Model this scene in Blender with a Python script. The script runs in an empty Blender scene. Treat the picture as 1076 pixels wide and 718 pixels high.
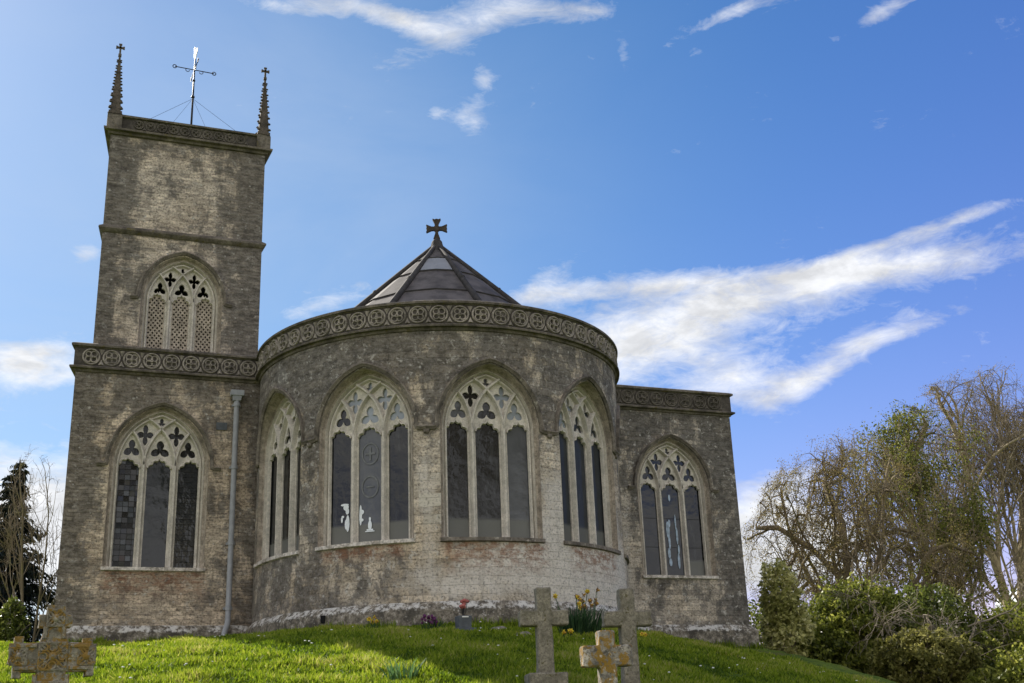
import bpy, bmesh, math, random
import numpy as np
from mathutils import Vector, Matrix, noise
from mathutils.geometry import delaunay_2d_cdt

R = math.radians
SC = bpy.context.scene
COL = SC.collection
random.seed(7)
RNG = np.random.default_rng(7)

# ------------------------------------------------------------------ camera
YAW, PITCH, ROLL = R(-21.64), R(18.74), R(2.154)
CAM = Vector((-8.236, -26.26, -2.466))
fw = Vector((-math.sin(YAW)*math.cos(PITCH), math.cos(YAW)*math.cos(PITCH), math.sin(PITCH)))
rt = Vector((math.cos(YAW), math.sin(YAW), 0)); up = rt.cross(fw)
rt2 = rt*math.cos(ROLL) - up*math.sin(ROLL)
up2 = up*math.cos(ROLL) + rt*math.sin(ROLL)
cam_d = bpy.data.cameras.new('camera'); cam = bpy.data.objects.new('camera', cam_d); COL.objects.link(cam)
cam_d.sensor_width = 36; cam_d.lens = 36*1226.04/1076
cam_d.clip_start = 0.1; cam_d.clip_end = 3000
cam.matrix_world = Matrix(((rt2.x, up2.x, -fw.x, CAM.x), (rt2.y, up2.y, -fw.y, CAM.y), (rt2.z, up2.z, -fw.z, CAM.z), (0, 0, 0, 1)))
SC.camera = cam

# ------------------------------------------------------------------ light
SC.view_settings.view_transform = 'Standard'; SC.view_settings.look = 'None'
SC.view_settings.exposure = 0.70; SC.view_settings.gamma = 1
try: SC.view_settings.use_curve_mapping = False
except Exception: pass
SUN_AZ = R(-17.7)          # compass-like angle from +Y towards +X
SUN_EL = R(36)
sdir = Vector((math.sin(SUN_AZ)*math.cos(SUN_EL), math.cos(SUN_AZ)*math.cos(SUN_EL), math.sin(SUN_EL)))
sl = bpy.data.lights.new('sun', 'SUN'); so = bpy.data.objects.new('sun', sl); COL.objects.link(so)
sl.energy = 5.0; sl.angle = R(0.5); sl.color = (1.0, 0.94, 0.83)
so.rotation_euler = sdir.to_track_quat('Z', 'Y').to_euler(); so.location = (-20, 30, 40)


class NT:
    """small helper to write node trees"""
    def __init__(s, tree): s.t = tree; s.n = tree.nodes; s.l = tree.links
    def new(s, t, **k):
        n = s.n.new(t)
        for a, b in k.items(): setattr(n, a, b)
        return n
    def put(s, sock, v):
        if isinstance(v, bpy.types.NodeSocket): s.l.new(v, sock)
        elif v is not None:
            if sock.type == 'RGBA' and not hasattr(v, '__len__'): v = (v, v, v, 1)
            if sock.type == 'RGBA' and len(v) == 3: v = (*v, 1)
            sock.default_value = v
    def m(s, op, a, b=None, c=None, clamp=False):
        n = s.new('ShaderNodeMath', operation=op); n.use_clamp = clamp
        for i, v in enumerate((a, b, c)):
            if v is not None: s.put(n.inputs[i], v)
        return n.outputs[0]
    def vm(s, op, a, b=None):
        n = s.new('ShaderNodeVectorMath', operation=op)
        s.put(n.inputs[0], a)
        if b is not None: s.put(n.inputs[3 if op == 'SCALE' else 1], b)
        return n.outputs['Value' if op in ('DOT_PRODUCT', 'LENGTH') else 'Vector']
    def noise(s, vec, scale, detail=4, rough=.55, dist=0, out='Fac'):
        n = s.new('ShaderNodeTexNoise'); s.put(n.inputs['Vector'], vec)
        n.inputs['Scale'].default_value = scale; n.inputs['Detail'].default_value = detail
        n.inputs['Roughness'].default_value = rough; n.inputs['Distortion'].default_value = dist
        return n.outputs[out]
    def ramp(s, v, a, b, lo=0., hi=1., smooth=True):
        n = s.new('ShaderNodeMapRange'); n.interpolation_type = 'SMOOTHSTEP' if smooth else 'LINEAR'
        s.put(n.inputs[0], v); s.put(n.inputs[1], a); s.put(n.inputs[2], b); s.put(n.inputs[3], lo); s.put(n.inputs[4], hi)
        return n.outputs[0]
    def mix(s, f, a, b, mode='MIX'):
        n = s.new('ShaderNodeMix', data_type='RGBA', blend_type=mode)
        s.put(n.inputs[0], f); s.put(n.inputs[6], a); s.put(n.inputs[7], b)
        return n.outputs[2]
    def sep(s, v):
        n = s.new('ShaderNodeSeparateXYZ'); s.put(n.inputs[0], v); return n.outputs
    def comb(s, x, y, z):
        n = s.new('ShaderNodeCombineXYZ')
        for i, v in enumerate((x, y, z)): s.put(n.inputs[i], v)
        return n.outputs[0]
    def scale(s, v, xyz):
        n = s.new('ShaderNodeMapping'); s.put(n.inputs[0], v); n.inputs['Scale'].default_value = xyz; return n.outputs[0]


# ------------------------------------------------------------------ sky
w = bpy.data.worlds.new('World'); SC.world = w; w.use_nodes = True
q = NT(w.node_tree); w.node_tree.nodes.clear()
out = q.new('ShaderNodeOutputWorld'); bg = q.new('ShaderNodeBackground')
sky = q.new('ShaderNodeTexSky', sky_type='NISHITA'); sky.sun_disc = False
sky.sun_elevation = SUN_EL; sky.sun_rotation = SUN_AZ
sky.altitude = 100; sky.air_density = 1.15; sky.dust_density = 0.35; sky.ozone_density = 3.2
tc = q.new('ShaderNodeTexCoord'); D = tc.outputs['Generated']
D = q.vm('NORMALIZE', D)


def pxdir(x, y):
    a, b = x-538, y-359
    cr, sr = math.cos(ROLL), math.sin(ROLL)
    u, v = a*cr-b*sr, a*sr+b*cr
    return (fw*1226.04 + rt*u - up*v).normalized()


def blob(x, y, rx, ry, ang, amp=1.0):
    """soft patch of cloud in a fixed direction of the sky: centre, radii and tilt"""
    c = pxdir(x, y); e = 20
    ax = (pxdir(x+e*math.cos(ang), y-e*math.sin(ang))-c); ax -= c*ax.dot(c); ax.normalize()
    ay = c.cross(ax)
    X = q.m('MULTIPLY', q.vm('DOT_PRODUCT', D, tuple(ax)), 1226/rx)
    Y = q.m('MULTIPLY', q.vm('DOT_PRODUCT', D, tuple(ay)), 1226/ry)
    r2 = q.m('ADD', q.m('MULTIPLY', X, X), q.m('MULTIPLY', Y, Y))
    fr = q.m('GREATER_THAN', q.vm('DOT_PRODUCT', D, tuple(c)), 0.2)
    g = q.m('POWER', 2.718, q.m('MULTIPLY', r2, -1.0))
    return q.m('MULTIPLY', q.m('MULTIPLY', g, fr), amp)


BL = [(705, 350, 80, 42, .15, .98), (630, 365, 60, 34, 0, .9), (800, 305, 90, 22, .25, .95), (900, 287, 90, 18, .2, .82), (1010, 276, 100, 20, .1, .74),
      (935, 253, 80, 7, .35, .62), (1015, 230, 50, 6, .4, .55), (620, 306, 85, 11, .1, .68), (725, 300, 60, 14, .1, .6), (812, 416, 42, 17, .3, .85), (872, 384, 55, 15, .55, .95),
      (942, 351, 55, 10, .3, .82), (765, 398, 48, 24, .2, .78), (800, 330, 220, 80, .25, .16), (560, 310, 60, 18, .3, .7), (345, 316, 45, 14, .3, .55),
      (830, 508, 50, 18, .3, .85), (805, 568, 75, 40, 0, 1.6), (840, 585, 90, 40, 0, 1.2), (30, 368, 50, 12, 0, .85), (40, 390, 60, 17, 0, 1.3), (92, 266, 15, 11, 0, .75),
      (30, 550, 110, 75, 0, 1.6), (70, 600, 90, 60, 0, 1.1), (290, 305, 30, 10, .3, .45),
      (425, 22, 62, 13, -.35, .80), (340, 8, 80, 11, -.1, .68), (525, 12, 66, 18, .1, .74), (470, 40, 60, 16, .3, .5), (495, 125, 20, 22, .6, .78), (508, 82, 13, 18, .3, .66), (460, 118, 9, 7, 0, .5), (655, 58, 7, 22, .1, .42),
      (605, 12, 44, 13, .1, .56), (765, 14, 52, 8, .45, .62), (915, 20, 50, 9, .5, .62), (540, 70, 14, 9, .2, .4)]
tot = None
for b in BL:
    g = blob(*b); tot = g if tot is None else q.m('ADD', tot, g)
tot = q.m('MINIMUM', tot, 1.45)
st = q.scale(D, (1.0, 1.0, 2.4))
n1 = q.noise(st, 10, 12, .66, .5)
n2 = q.noise(st, 34, 10, .68, .9)
nn = q.m('ADD', q.m('MULTIPLY', n1, .62), q.m('MULTIPLY', n2, .38))
nn = q.m('ADD', q.m('MULTIPLY', q.m('SUBTRACT', nn, .5), 2.3), .5)
# unseen bright cumulus added behind the view to fill the shaded walls with light
n3 = q.noise(q.scale(D, (1, 1, 2.0)), 2.6, 8, .6, .2)
away = q.ramp(q.vm('DOT_PRODUCT', D, (-.369, -.929, 0)), -.05, .35)
elev = q.sep(D)[2]
fill_cloud = q.m('MULTIPLY', q.ramp(n3, .36, .52), away)
dens = q.m('ADD', q.m('MULTIPLY', nn, 1.35), tot)
fac = q.ramp(dens, 1.0, 2.05, smooth=False)
fac = q.m('MAXIMUM', q.m('MULTIPLY', fac, .97), q.m('MULTIPLY', fill_cloud, .95))
shade = q.ramp(q.noise(st, 16, 8, .6, .3), .3, .65, .74, 1.12)
ccol = q.mix(away, (7.6, 7.7, 7.9), (11.5, 11.3, 11.1))
ccol = q.vm('SCALE', ccol, shade)
hs = q.new('ShaderNodeHueSaturation'); hs.inputs['Saturation'].default_value = 1.3; hs.inputs['Value'].default_value = 1.0
q.l.new(sky.outputs[0], hs.inputs['Color'])
ns = q.ramp(q.vm('DOT_PRODUCT', D, tuple(sdir)), .45, .92)
skc = q.mix(1.0, hs.outputs[0], q.mix(ns, (1.46, .99, 1.24), (.88, .94, .95)), 'MULTIPLY')
veil = q.m('MULTIPLY', q.m('ADD', blob(150, 260, 330, 300, .0, .42), blob(330, 200, 260, 200, .2, .12)), q.ramp(q.noise(st, 3.0, 6, .6, .4), .25, .7, .55, 1.1))
skc = q.mix(1.0, skc, q.mix(q.ramp(elev, .05, .5), (1.02, .95, 1.0), (1.0, 1.0, 1.0)), 'MULTIPLY')
skc = q.mix(veil, skc, (4.6, 5.5, 6.9))
q.l.new(q.mix(fac, skc, ccol), bg.inputs[0]); bg.inputs[1].default_value = 0.075
q.l.new(bg.outputs[0], out.inputs[0])


# ------------------------------------------------------------------ helpers: objects
class MB:
    """collects faces for one mesh object"""
    def __init__(s): s.v = []; s.f = []; s.uv = None
    def add(s, vs, fs):
        k = len(s.v); s.v += [tuple(p) for p in vs]; s.f += [tuple(i+k for i in f) for f in fs]; return s
    def box(s, c, size, rz=0, taper=(1, 1)):
        x, y, z = [a/2 for a in size]; tx, ty = taper
        P = [(-x, -y, -z), (x, -y, -z), (x, y, -z), (-x, y, -z), (-x*tx, -y*ty, z), (x*tx, -y*ty, z), (x*tx, y*ty, z), (-x*tx, y*ty, z)]
        cz, sz = math.cos(rz), math.sin(rz)
        P = [(c[0]+a*cz-b*sz, c[1]+a*sz+b*cz, c[2]+d) for a, b, d in P]
        return s.add(P, [(0, 3, 2, 1), (4, 5, 6, 7), (0, 1, 5, 4), (1, 2, 6, 5), (2, 3, 7, 6), (3, 0, 4, 7)])
    def tube(s, pts, rad, n=8, cap=True):
        pts = [Vector(p) for p in pts]
        if not hasattr(rad, '__len__'): rad = [rad]*len(pts)
        rings = []; prev = None
        for i, p in enumerate(pts):
            t = (pts[min(i+1, len(pts)-1)]-pts[max(i-1, 0)]).normalized()
            a = prev if prev is not None else (Vector((0, 0, 1)) if abs(t.z) < .9 else Vector((1, 0, 0)))
            a = (a-t*a.dot(t)).normalized(); prev = a; b = t.cross(a)
            rings.append([p+(a*math.cos(2*math.pi*k/n)+b*math.sin(2*math.pi*k/n))*rad[i] for k in range(n)])
        V = [v for r_ in rings for v in r_]; F = []
        for i in range(len(pts)-1):
            for k in range(n): F.append((i*n+k, i*n+(k+1) % n, (i+1)*n+(k+1) % n, (i+1)*n+k))
        if cap: F += [tuple(range(n-1, -1, -1)), tuple((len(pts)-1)*n+k for k in range(n))]
        return s.add(V, F)
    def ball(s, c, r, sc=(1, 1, 1), nu=10, nv=6):
        V = [(c[0], c[1], c[2]-r*sc[2])]; F = []
        for j in range(1, nv):
            a = math.pi*j/nv-math.pi/2
            for i in range(nu):
                t = 2*math.pi*i/nu; V.append((c[0]+r*sc[0]*math.cos(a)*math.cos(t), c[1]+r*sc[1]*math.cos(a)*math.sin(t), c[2]+r*sc[2]*math.sin(a)))
        V.append((c[0], c[1], c[2]+r*sc[2])); e = len(V)-1
        for i in range(nu):
            F.append((0, 1+(i+1) % nu, 1+i)); F.append((e, e-nu+i, e-nu+(i+1) % nu))
            for j in range(nv-2):
                a = 1+j*nu; F.append((a+i, a+(i+1) % nu, a+nu+(i+1) % nu, a+nu+i))
        return s.add(V, F)
    def loft(s, rings, closed=True, cap=False):
        n = len(rings[0]); V = [p for r_ in rings for p in r_]; F = []
        for i in range(len(rings)-1):
            for k in range(n if closed else n-1): F.append((i*n+k, i*n+(k+1) % n, (i+1)*n+(k+1) % n, (i+1)*n+k))
        if cap: F += [tuple(range(n-1, -1, -1)), tuple((len(rings)-1)*n+k for k in range(n))]
        return s.add(V, F)
    def prism(s, poly, y0, y1, tf=None):
        """polygon in (x,z) pulled from y0 (front) to y1 (back)"""
        n = len(poly); V = [(x, y0, z) for x, z in poly]+[(x, y1, z) for x, z in poly]
        if tf: V = [tf(p) for p in V]
        F = [tuple(range(n)), tuple(range(2*n-1, n-1, -1))]+[(i, n+i, n+(i+1) % n, (i+1) % n) for i in range(n)]
        return s.add(V, F)
    def map(s, fn): s.v = [tuple(fn(p)) for p in s.v]; return s
    def build(s, name, mat, parent=None, smooth=False, bevel=0, fix=True, loc=None, uv=None):
        me = bpy.data.meshes.new(name); me.from_pydata(s.v, [], s.f)
        if fix or bevel:
            bm = bmesh.new(); bm.from_mesh(me)
            if bevel:
                bmesh.ops.remove_doubles(bm, verts=bm.verts, dist=1e-5)
                bmesh.ops.bevel(bm, geom=[e for e in bm.edges if e.calc_face_angle(0) > .5], offset=bevel, segments=1, affect='EDGES', clamp_overlap=True)
            bmesh.ops.recalc_face_normals(bm, faces=bm.faces); bm.to_mesh(me); bm.free()
        if uv is not None:
            l = me.uv_layers.new(name='UVMap')
            for lp in me.loops: l.data[lp.index].uv = uv[lp.vertex_index]
        me.materials.append(mat)
        if smooth:
            me.shade_smooth() if smooth is True else (me.shade_smooth(), me.set_sharp_from_angle(angle=R(smooth)))
        o = bpy.data.objects.new(name, me); COL.objects.link(o)
        if parent: o.parent = parent
        if loc: o.location = loc
        return o


def big_mesh(name, V, F, mat, parent=None, attr=None, smooth=False):
    """numpy arrays -> mesh object; F is (n,3) or (n,4)"""
    V = np.asarray(V, np.float32); F = np.asarray(F, np.int32); k = F.shape[1]
    me = bpy.data.meshes.new(name); me.vertices.add(len(V)); me.vertices.foreach_set('co', V.ravel())
    me.loops.add(F.size); me.loops.foreach_set('vertex_index', F.ravel())
    me.polygons.add(len(F)); me.polygons.foreach_set('loop_start', np.arange(0, F.size, k, dtype=np.int32))
    me.update(calc_edges=True)
    if attr is not None:
        a = me.attributes.new('rnd', 'FLOAT', 'FACE'); a.data.foreach_set('value', np.asarray(attr, np.float32))
    if smooth: me.shade_smooth()
    me.materials.append(mat); o = bpy.data.objects.new(name, me); COL.objects.link(o)
    if parent: o.parent = parent
    return o


def empty(name, loc, label=None, cat=None, group=None, rz=0, parent=None):
    o = bpy.data.objects.new(name, None); COL.objects.link(o); o.location = loc; o.rotation_euler = (0, 0, rz); o.empty_display_size = .2
    tag(o, label, cat, group)
    if parent: o.parent = parent
    return o


def tag(o, label=None, cat=None, group=None, kind=None):
    if label: o['label'] = label
    if cat: o['category'] = cat
    if group: o['group'] = group
    if kind: o['kind'] = kind
    return o


def copy_tree(o, parent=None):
    c = o.copy(); COL.objects.link(c)
    if parent: c.parent = parent
    for ch in list(o.children): copy_tree(ch, c)
    return c


# ------------------------------------------------------------------ materials
def mat(name):
    m = bpy.data.materials.new(name); m.use_nodes = True; t = NT(m.node_tree)
    b = m.node_tree.nodes['Principled BSDF']; b.inputs['Roughness'].default_value = .9
    b.inputs['Specular IOR Level'].default_value = .25
    return m, t, b


def bump(t, b, h, strength=.5, dist=.02):
    n = t.new('ShaderNodeBump'); n.inputs['Strength'].default_value = strength; n.inputs['Distance'].default_value = dist
    t.put(n.inputs['Height'], h); t.l.new(n.outputs[0], b.inputs['Normal'])


def wall_stone(name, base, warm, dark, dark_amt, courses=.16, streak=.2, lichen=.5, pale=None, rust=(), blocks=(), top_dark=(4.2, 5.8, .0), edge=()):
    """weathered coursed stone, mapped by the wall's own UV in metres"""
    m, t, b = mat(name)
    uv = t.new('ShaderNodeUVMap').outputs[0]
    X, Y, _ = t.sep(uv)
    wob = t.noise(uv, 3.0, 3, .5, 0, 'Color')
    uvw = t.vm('ADD', uv, t.vm('SCALE', t.vm('SUBTRACT', wob, (.5, .5, .5)), .085))
    br = t.new('ShaderNodeTexBrick'); t.put(br.inputs['Vector'], uvw)
    br.inputs['Color1'].default_value = (0, 0, 0, 1); br.inputs['Color2'].default_value = (1, 1, 1, 1); br.inputs['Mortar'].default_value = (.5, .5, .5, 1)
    br.inputs['Scale'].default_value = 1; br.inputs['Mortar Size'].default_value = .008; br.inputs['Mortar Smooth'].default_value = .6
    br.inputs['Brick Width'].default_value = courses*2.3; br.inputs['Row Height'].default_value = courses; br.inputs['Bias'].default_value = 0
    br.offset = .43; br.squash = 1.25; br.squash_frequency = 3
    stone = t.sep(br.outputs['Color'])[0]; mort = br.outputs['Fac']
    nA = t.noise(uv, .55, 5, .6); nB = t.noise(t.scale(uv, (1, .62, 1)), 2.1, 7, .66, .3); nC = t.noise(t.scale(uv, (.6+.3*(1-streak*5), 1.35-.35*(1-streak*5), 1)), 6.5, 9, .76, .2); nD = t.noise(uv, 21, 6, .7)
    nE = t.noise(t.scale(uv, (3.2, .35, 1)), 1.4, 5, .6)
    c = t.mix(t.ramp(nA, .35, .68), base, warm)
    c = t.mix(t.ramp(stone, 0, 1, 0, .38, False), c, t.mix(.5, c, (c0*1.5 for c0 in ()) and (.5, .45, .36) or (.42, .37, .29)))
    c = t.mix(t.m('MULTIPLY', mort, .13), c, (.30, .27, .23))
    c = t.mix(1.0, c, t.mix(t.ramp(t.m('ADD', t.m('MULTIPLY', nC, .62), t.m('MULTIPLY', nD, .38)), .34, .66), (.46, .44, .42), (1.62, 1.58, 1.54)), 'MULTIPLY')
    c = t.mix(1.0, c, t.mix(stone, (.74, .74, .74), (1.24, 1.22, 1.2)), 'MULTIPLY')
    # black algae: clumps, runs and grain
    nS = t.noise(t.scale(uv, (.5, 4.5, 1)), 3.2, 6, .68)
    a = t.m('ADD', t.m('ADD', t.m('MULTIPLY', nB, .64-streak), t.m('MULTIPLY', nC, .36)), t.m('MULTIPLY', nS, streak))
    a = t.m('ADD', t.m('MULTIPLY', t.m('SUBTRACT', a, .5), 3.1), .5)
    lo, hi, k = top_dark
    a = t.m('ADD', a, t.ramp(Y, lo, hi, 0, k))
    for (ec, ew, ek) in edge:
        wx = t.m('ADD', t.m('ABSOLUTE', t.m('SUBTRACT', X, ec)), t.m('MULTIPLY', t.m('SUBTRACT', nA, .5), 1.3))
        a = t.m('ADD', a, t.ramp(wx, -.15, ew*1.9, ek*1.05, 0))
    if pale:
        pc, pm = pale
        msk = None
        for (px, pz, rx, rz, amp) in pm:
            dx = t.m('DIVIDE', t.m('SUBTRACT', X, px), rx); dz = t.m('DIVIDE', t.m('SUBTRACT', Y, pz), rz)
            g = t.m('MULTIPLY', t.m('POWER', 2.718, t.m('MULTIPLY', t.m('ADD', t.m('MULTIPLY', dx, dx), t.m('MULTIPLY', dz, dz)), -1)), amp)
            msk = g if msk is None else t.m('ADD', msk, g)
        pf = t.ramp(t.m('ADD', msk, t.m('MULTIPLY', t.m('SUBTRACT', nB, .5), 1.3)), .35, .85)
        c = t.mix(t.m('MULTIPLY', pf, .82), c, t.mix(t.ramp(nC, .35, .65), pc, tuple(v*.72 for v in pc)))
        a = t.m('SUBTRACT', a, t.m('MULTIPLY', pf, .30))
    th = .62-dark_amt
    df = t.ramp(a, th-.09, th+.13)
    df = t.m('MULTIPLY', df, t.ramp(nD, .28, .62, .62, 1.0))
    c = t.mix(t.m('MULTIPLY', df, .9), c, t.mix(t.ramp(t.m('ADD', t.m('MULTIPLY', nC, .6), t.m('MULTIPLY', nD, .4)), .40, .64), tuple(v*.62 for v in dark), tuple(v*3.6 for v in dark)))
    c = t.mix(t.m('MULTIPLY', t.ramp(nE, .55, .75), .35), c, tuple(v*.8 for v in dark))
    for (bx, bz, bw, bh, bc) in blocks:
        f = t.m('MULTIPLY', t.m('LESS_THAN', t.m('ABSOLUTE', t.m('SUBTRACT', X, bx)), bw), t.m('LESS_THAN', t.m('ABSOLUTE', t.m('SUBTRACT', Y, bz)), bh))
        c = t.mix(t.m('MULTIPLY', f, t.ramp(nC, .25, .5, .5, .9)), c, bc)
    for (rx0, rx1, rz0, rz1) in rust:
        f = t.m('MULTIPLY', t.m('MULTIPLY', t.ramp(X, rx0-.15, rx0+.1), t.ramp(X, rx1-.1, rx1+.15, 1, 0)), t.m('MULTIPLY', t.ramp(Y, rz0, rz1-.12), t.ramp(Y, rz1, rz1+.05, 1, 0)))
        f = t.m('MULTIPLY', f, t.ramp(nC, .40, .58))
        c = t.mix(t.m('MULTIPLY', f, .75), c, (.17, .075, .035))
    nL = t.noise(uv, 4.6, 8, .72, .4)
    c = t.mix(t.m('MULTIPLY', t.ramp(nL, .56, .63), lichen), c, t.mix(t.ramp(nD, .35, .6), (.20, .19, .165), (.44, .425, .385)))
    # pale lichen flecks
    vo = t.new('ShaderNodeTexVoronoi'); t.put(vo.inputs['Vector'], uv); vo.inputs['Scale'].default_value = 7; vo.inputs['Randomness'].default_value = 1
    fl = t.m('MULTIPLY', t.ramp(vo.outputs['Distance'], .10, .26, 1, 0), t.ramp(t.noise(uv, 5, 3), .5, .62))
    c = t.mix(t.m('MULTIPLY', fl, .6), c, (.46, .45, .41))
    c = t.mix(t.ramp(nD, .34, .5, .55, 0), c, (.025, .023, .021))
    c = t.mix(1.0, c, (1.42, 1.395, 1.42), 'MULTIPLY')
    t.put(b.inputs['Base Color'], c)
    h = t.m('ADD', t.m('MULTIPLY', mort, -.35), t.m('ADD', t.m('MULTIPLY', nD, .6), t.m('ADD', t.m('MULTIPLY', nC, .8), t.m('MULTIPLY', stone, .25))))
    bump(t, b, h, .9, .035)
    return m


def plain_stone(name, base, dark, amt=.0, calm=0., lich=None, lich_amt=.5, white=None, white_amt=.5, scale=1.0, yel=None):
    m, t, b = mat(name)
    o = t.new('ShaderNodeTexCoord').outputs['Object']; g = t.new('ShaderNodeNewGeometry')
    P = t.vm('ADD', o, t.comb(t.m('MULTIPLY', t.new('ShaderNodeObjectInfo').outputs['Random'], 37.0), 0, 0))
    nB = t.noise(P, 3.2*scale, 7, .65, .3); nC = t.noise(P, 14*scale, 6, .68); nD = t.noise(P, 60*scale, 3, .6)
    c = t.mix(t.ramp(nB, .3, .7), base, tuple(v*.72 for v in base))
    a = t.m('ADD', t.m('MULTIPLY', nB, .5), t.m('MULTIPLY', nC, .5))
    c = t.mix(t.m('MULTIPLY', t.ramp(a, .52-amt, .66-amt), .88), c, dark)
    if lich:
        c = t.mix(t.m('MULTIPLY', t.ramp(t.noise(P, 6*scale, 5, .6, .5), .62-lich_amt*.25, .68-lich_amt*.22), .85), c, t.mix(t.ramp(nC, .35, .65), lich, tuple(v*.5 for v in lich)))
    if white:
        c = t.mix(t.m('MULTIPLY', t.ramp(t.noise(P, 5*scale, 6, .7, .3), .64-white_amt*.25, .68-white_amt*.24), .85), c, white)
    c = t.mix(t.ramp(nD, .3, .7, .25, 0), c, (.03, .028, .025))
    c = t.mix(1.0, c, t.mix(t.ramp(nC, .32, .66), tuple(v_+(1-v_)*calm for v_ in (.62, .585, .56)), tuple(v_+(1-v_)*calm for v_ in (1.38, 1.28, 1.24))), 'MULTIPLY')
    t.put(b.inputs['Base Color'], c)
    bump(t, b, t.m('ADD', t.m('MULTIPLY', nC, .8), t.m('MULTIPLY', nD, .4)), .7, .02)
    return m


M = {}
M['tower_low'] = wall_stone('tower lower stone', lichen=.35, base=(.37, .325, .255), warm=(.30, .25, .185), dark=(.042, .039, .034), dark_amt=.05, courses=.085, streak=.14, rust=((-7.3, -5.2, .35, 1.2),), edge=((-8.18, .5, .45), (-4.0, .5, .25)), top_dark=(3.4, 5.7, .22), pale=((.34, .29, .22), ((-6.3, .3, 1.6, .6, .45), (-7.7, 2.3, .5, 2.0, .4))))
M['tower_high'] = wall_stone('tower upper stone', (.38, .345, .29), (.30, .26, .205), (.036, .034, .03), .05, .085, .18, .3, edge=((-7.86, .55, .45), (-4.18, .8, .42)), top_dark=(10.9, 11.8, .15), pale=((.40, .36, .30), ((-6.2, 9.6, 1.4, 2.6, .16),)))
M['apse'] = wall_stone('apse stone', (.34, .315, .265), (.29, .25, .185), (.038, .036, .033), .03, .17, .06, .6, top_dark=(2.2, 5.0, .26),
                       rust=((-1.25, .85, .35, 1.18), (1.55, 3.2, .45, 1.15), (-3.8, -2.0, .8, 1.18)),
                       pale=((.56, .53, .475), ((1.0, .7, 2.4, .8, .95), (1.25, 2.0, .55, 1.6, .85), (2.8, .6, 1.2, 1.2, .9), (-1.6, 2.3, .28, 1.2, .7), (3.3, 3.5, .6, 2.6, .40), (1.25, 4.4, .5, .7, .25), (-1.5, .35, 1.2, .4, .4), (-5.3, 5.1, .30, .32, .9))),  # last spot paints the sunlit patch high on the left into the stone
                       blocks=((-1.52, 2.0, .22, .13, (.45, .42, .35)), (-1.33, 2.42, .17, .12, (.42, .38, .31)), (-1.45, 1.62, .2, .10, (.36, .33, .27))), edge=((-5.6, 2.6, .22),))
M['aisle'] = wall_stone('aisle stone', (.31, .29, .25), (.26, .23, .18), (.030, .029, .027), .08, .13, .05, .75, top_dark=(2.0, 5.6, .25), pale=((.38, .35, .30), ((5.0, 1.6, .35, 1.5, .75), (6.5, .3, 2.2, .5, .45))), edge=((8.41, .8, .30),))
m, t, b = mat('limewashed plinth stone')
o = t.new('ShaderNodeTexCoord').outputs['Object']; nB = t.noise(o, 3.0, 7, .68); nC = t.noise(o, 11, 7, .74); nD = t.noise(o, 40, 4, .6)
c = t.mix(t.ramp(nC, .36, .62), (.09, .078, .062), (.30, .265, .21)); c = t.mix(t.ramp(nB, .45, .62, 0, .8), c, (.055, .05, .042))
wz = t.ramp(t.m('ADD', t.sep(o)[2], t.m('MULTIPLY', t.m('SUBTRACT', nC, .5), .35)), -.12, -.06)
c = t.mix(t.m('MULTIPLY', wz, t.ramp(t.m('ADD', t.m('MULTIPLY', nB, .6), t.m('MULTIPLY', nC, .4)), .46, .55, .0, .92)), c, (.64, .62, .58))
c = t.mix(t.m('MULTIPLY', t.ramp(nC, .58, .64), .7), c, (.55, .53, .49))
t.put(b.inputs['Base Color'], c); bump(t, b, t.m('ADD', nC, nB), .9, .04); M['plinth'] = m
M['trim'] = plain_stone('weathered moulding stone', (.20, .185, .155), (.045, .042, .037), .05, lich=(.17, .15, .06), lich_amt=.12)
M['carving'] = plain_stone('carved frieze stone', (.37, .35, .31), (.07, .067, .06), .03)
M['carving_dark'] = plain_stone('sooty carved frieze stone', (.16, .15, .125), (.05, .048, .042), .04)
M['frieze'] = plain_stone('dark frieze ground', (.10, .093, .082), (.032, .03, .027), .05)  # ground behind the carving, darker than the relief
M['frame'] = plain_stone('pale window stone', (.66, .62, .545), (.22, .20, .17), -.10, .6)
M['tracery'] = plain_stone('pale tracery stone', (.72, .685, .61), (.24, .22, .19), -.12, .6)
M['reveal'] = plain_stone('weathered reveal stone', (.42, .385, .325), (.10, .092, .08), .02)
M['hood'] = plain_stone('lichened hood mould stone', (.24, .222, .19), (.05, .047, .042), .05, white=(.38, .37, .33), white_amt=.15)
M['sill'] = plain_stone('limewashed sill stone', (.44, .42, .37), (.12, .11, .095), -.02, white=(.66, .65, .61), white_amt=.75)
M['screen'] = plain_stone('pierced screen stone', (.46, .42, .355), (.19, .175, .145), -.05)
M['granite'] = plain_stone('rough grey granite', (.30, .29, .235), (.11, .108, .08), .02, lich=(.15, .14, .06), lich_amt=.1, scale=3)
M['celtic'] = plain_stone('lichened carved limestone', (.34, .325, .27), (.07, .062, .045), .03, lich=(.40, .25, .035), lich_amt=.56, white=(.40, .385, .33), white_amt=.25, scale=2.5)
M['marblex'] = plain_stone('orange lichened marble', (.44, .43, .38), (.05, .048, .043), .085, lich=(.44, .27, .03), lich_amt=.62, white=(.62, .60, .55), white_amt=.3, scale=2.0)
M['pinnacle'] = plain_stone('sooty pinnacle stone', (.13, .115, .095), (.04, .037, .033), .05)


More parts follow.
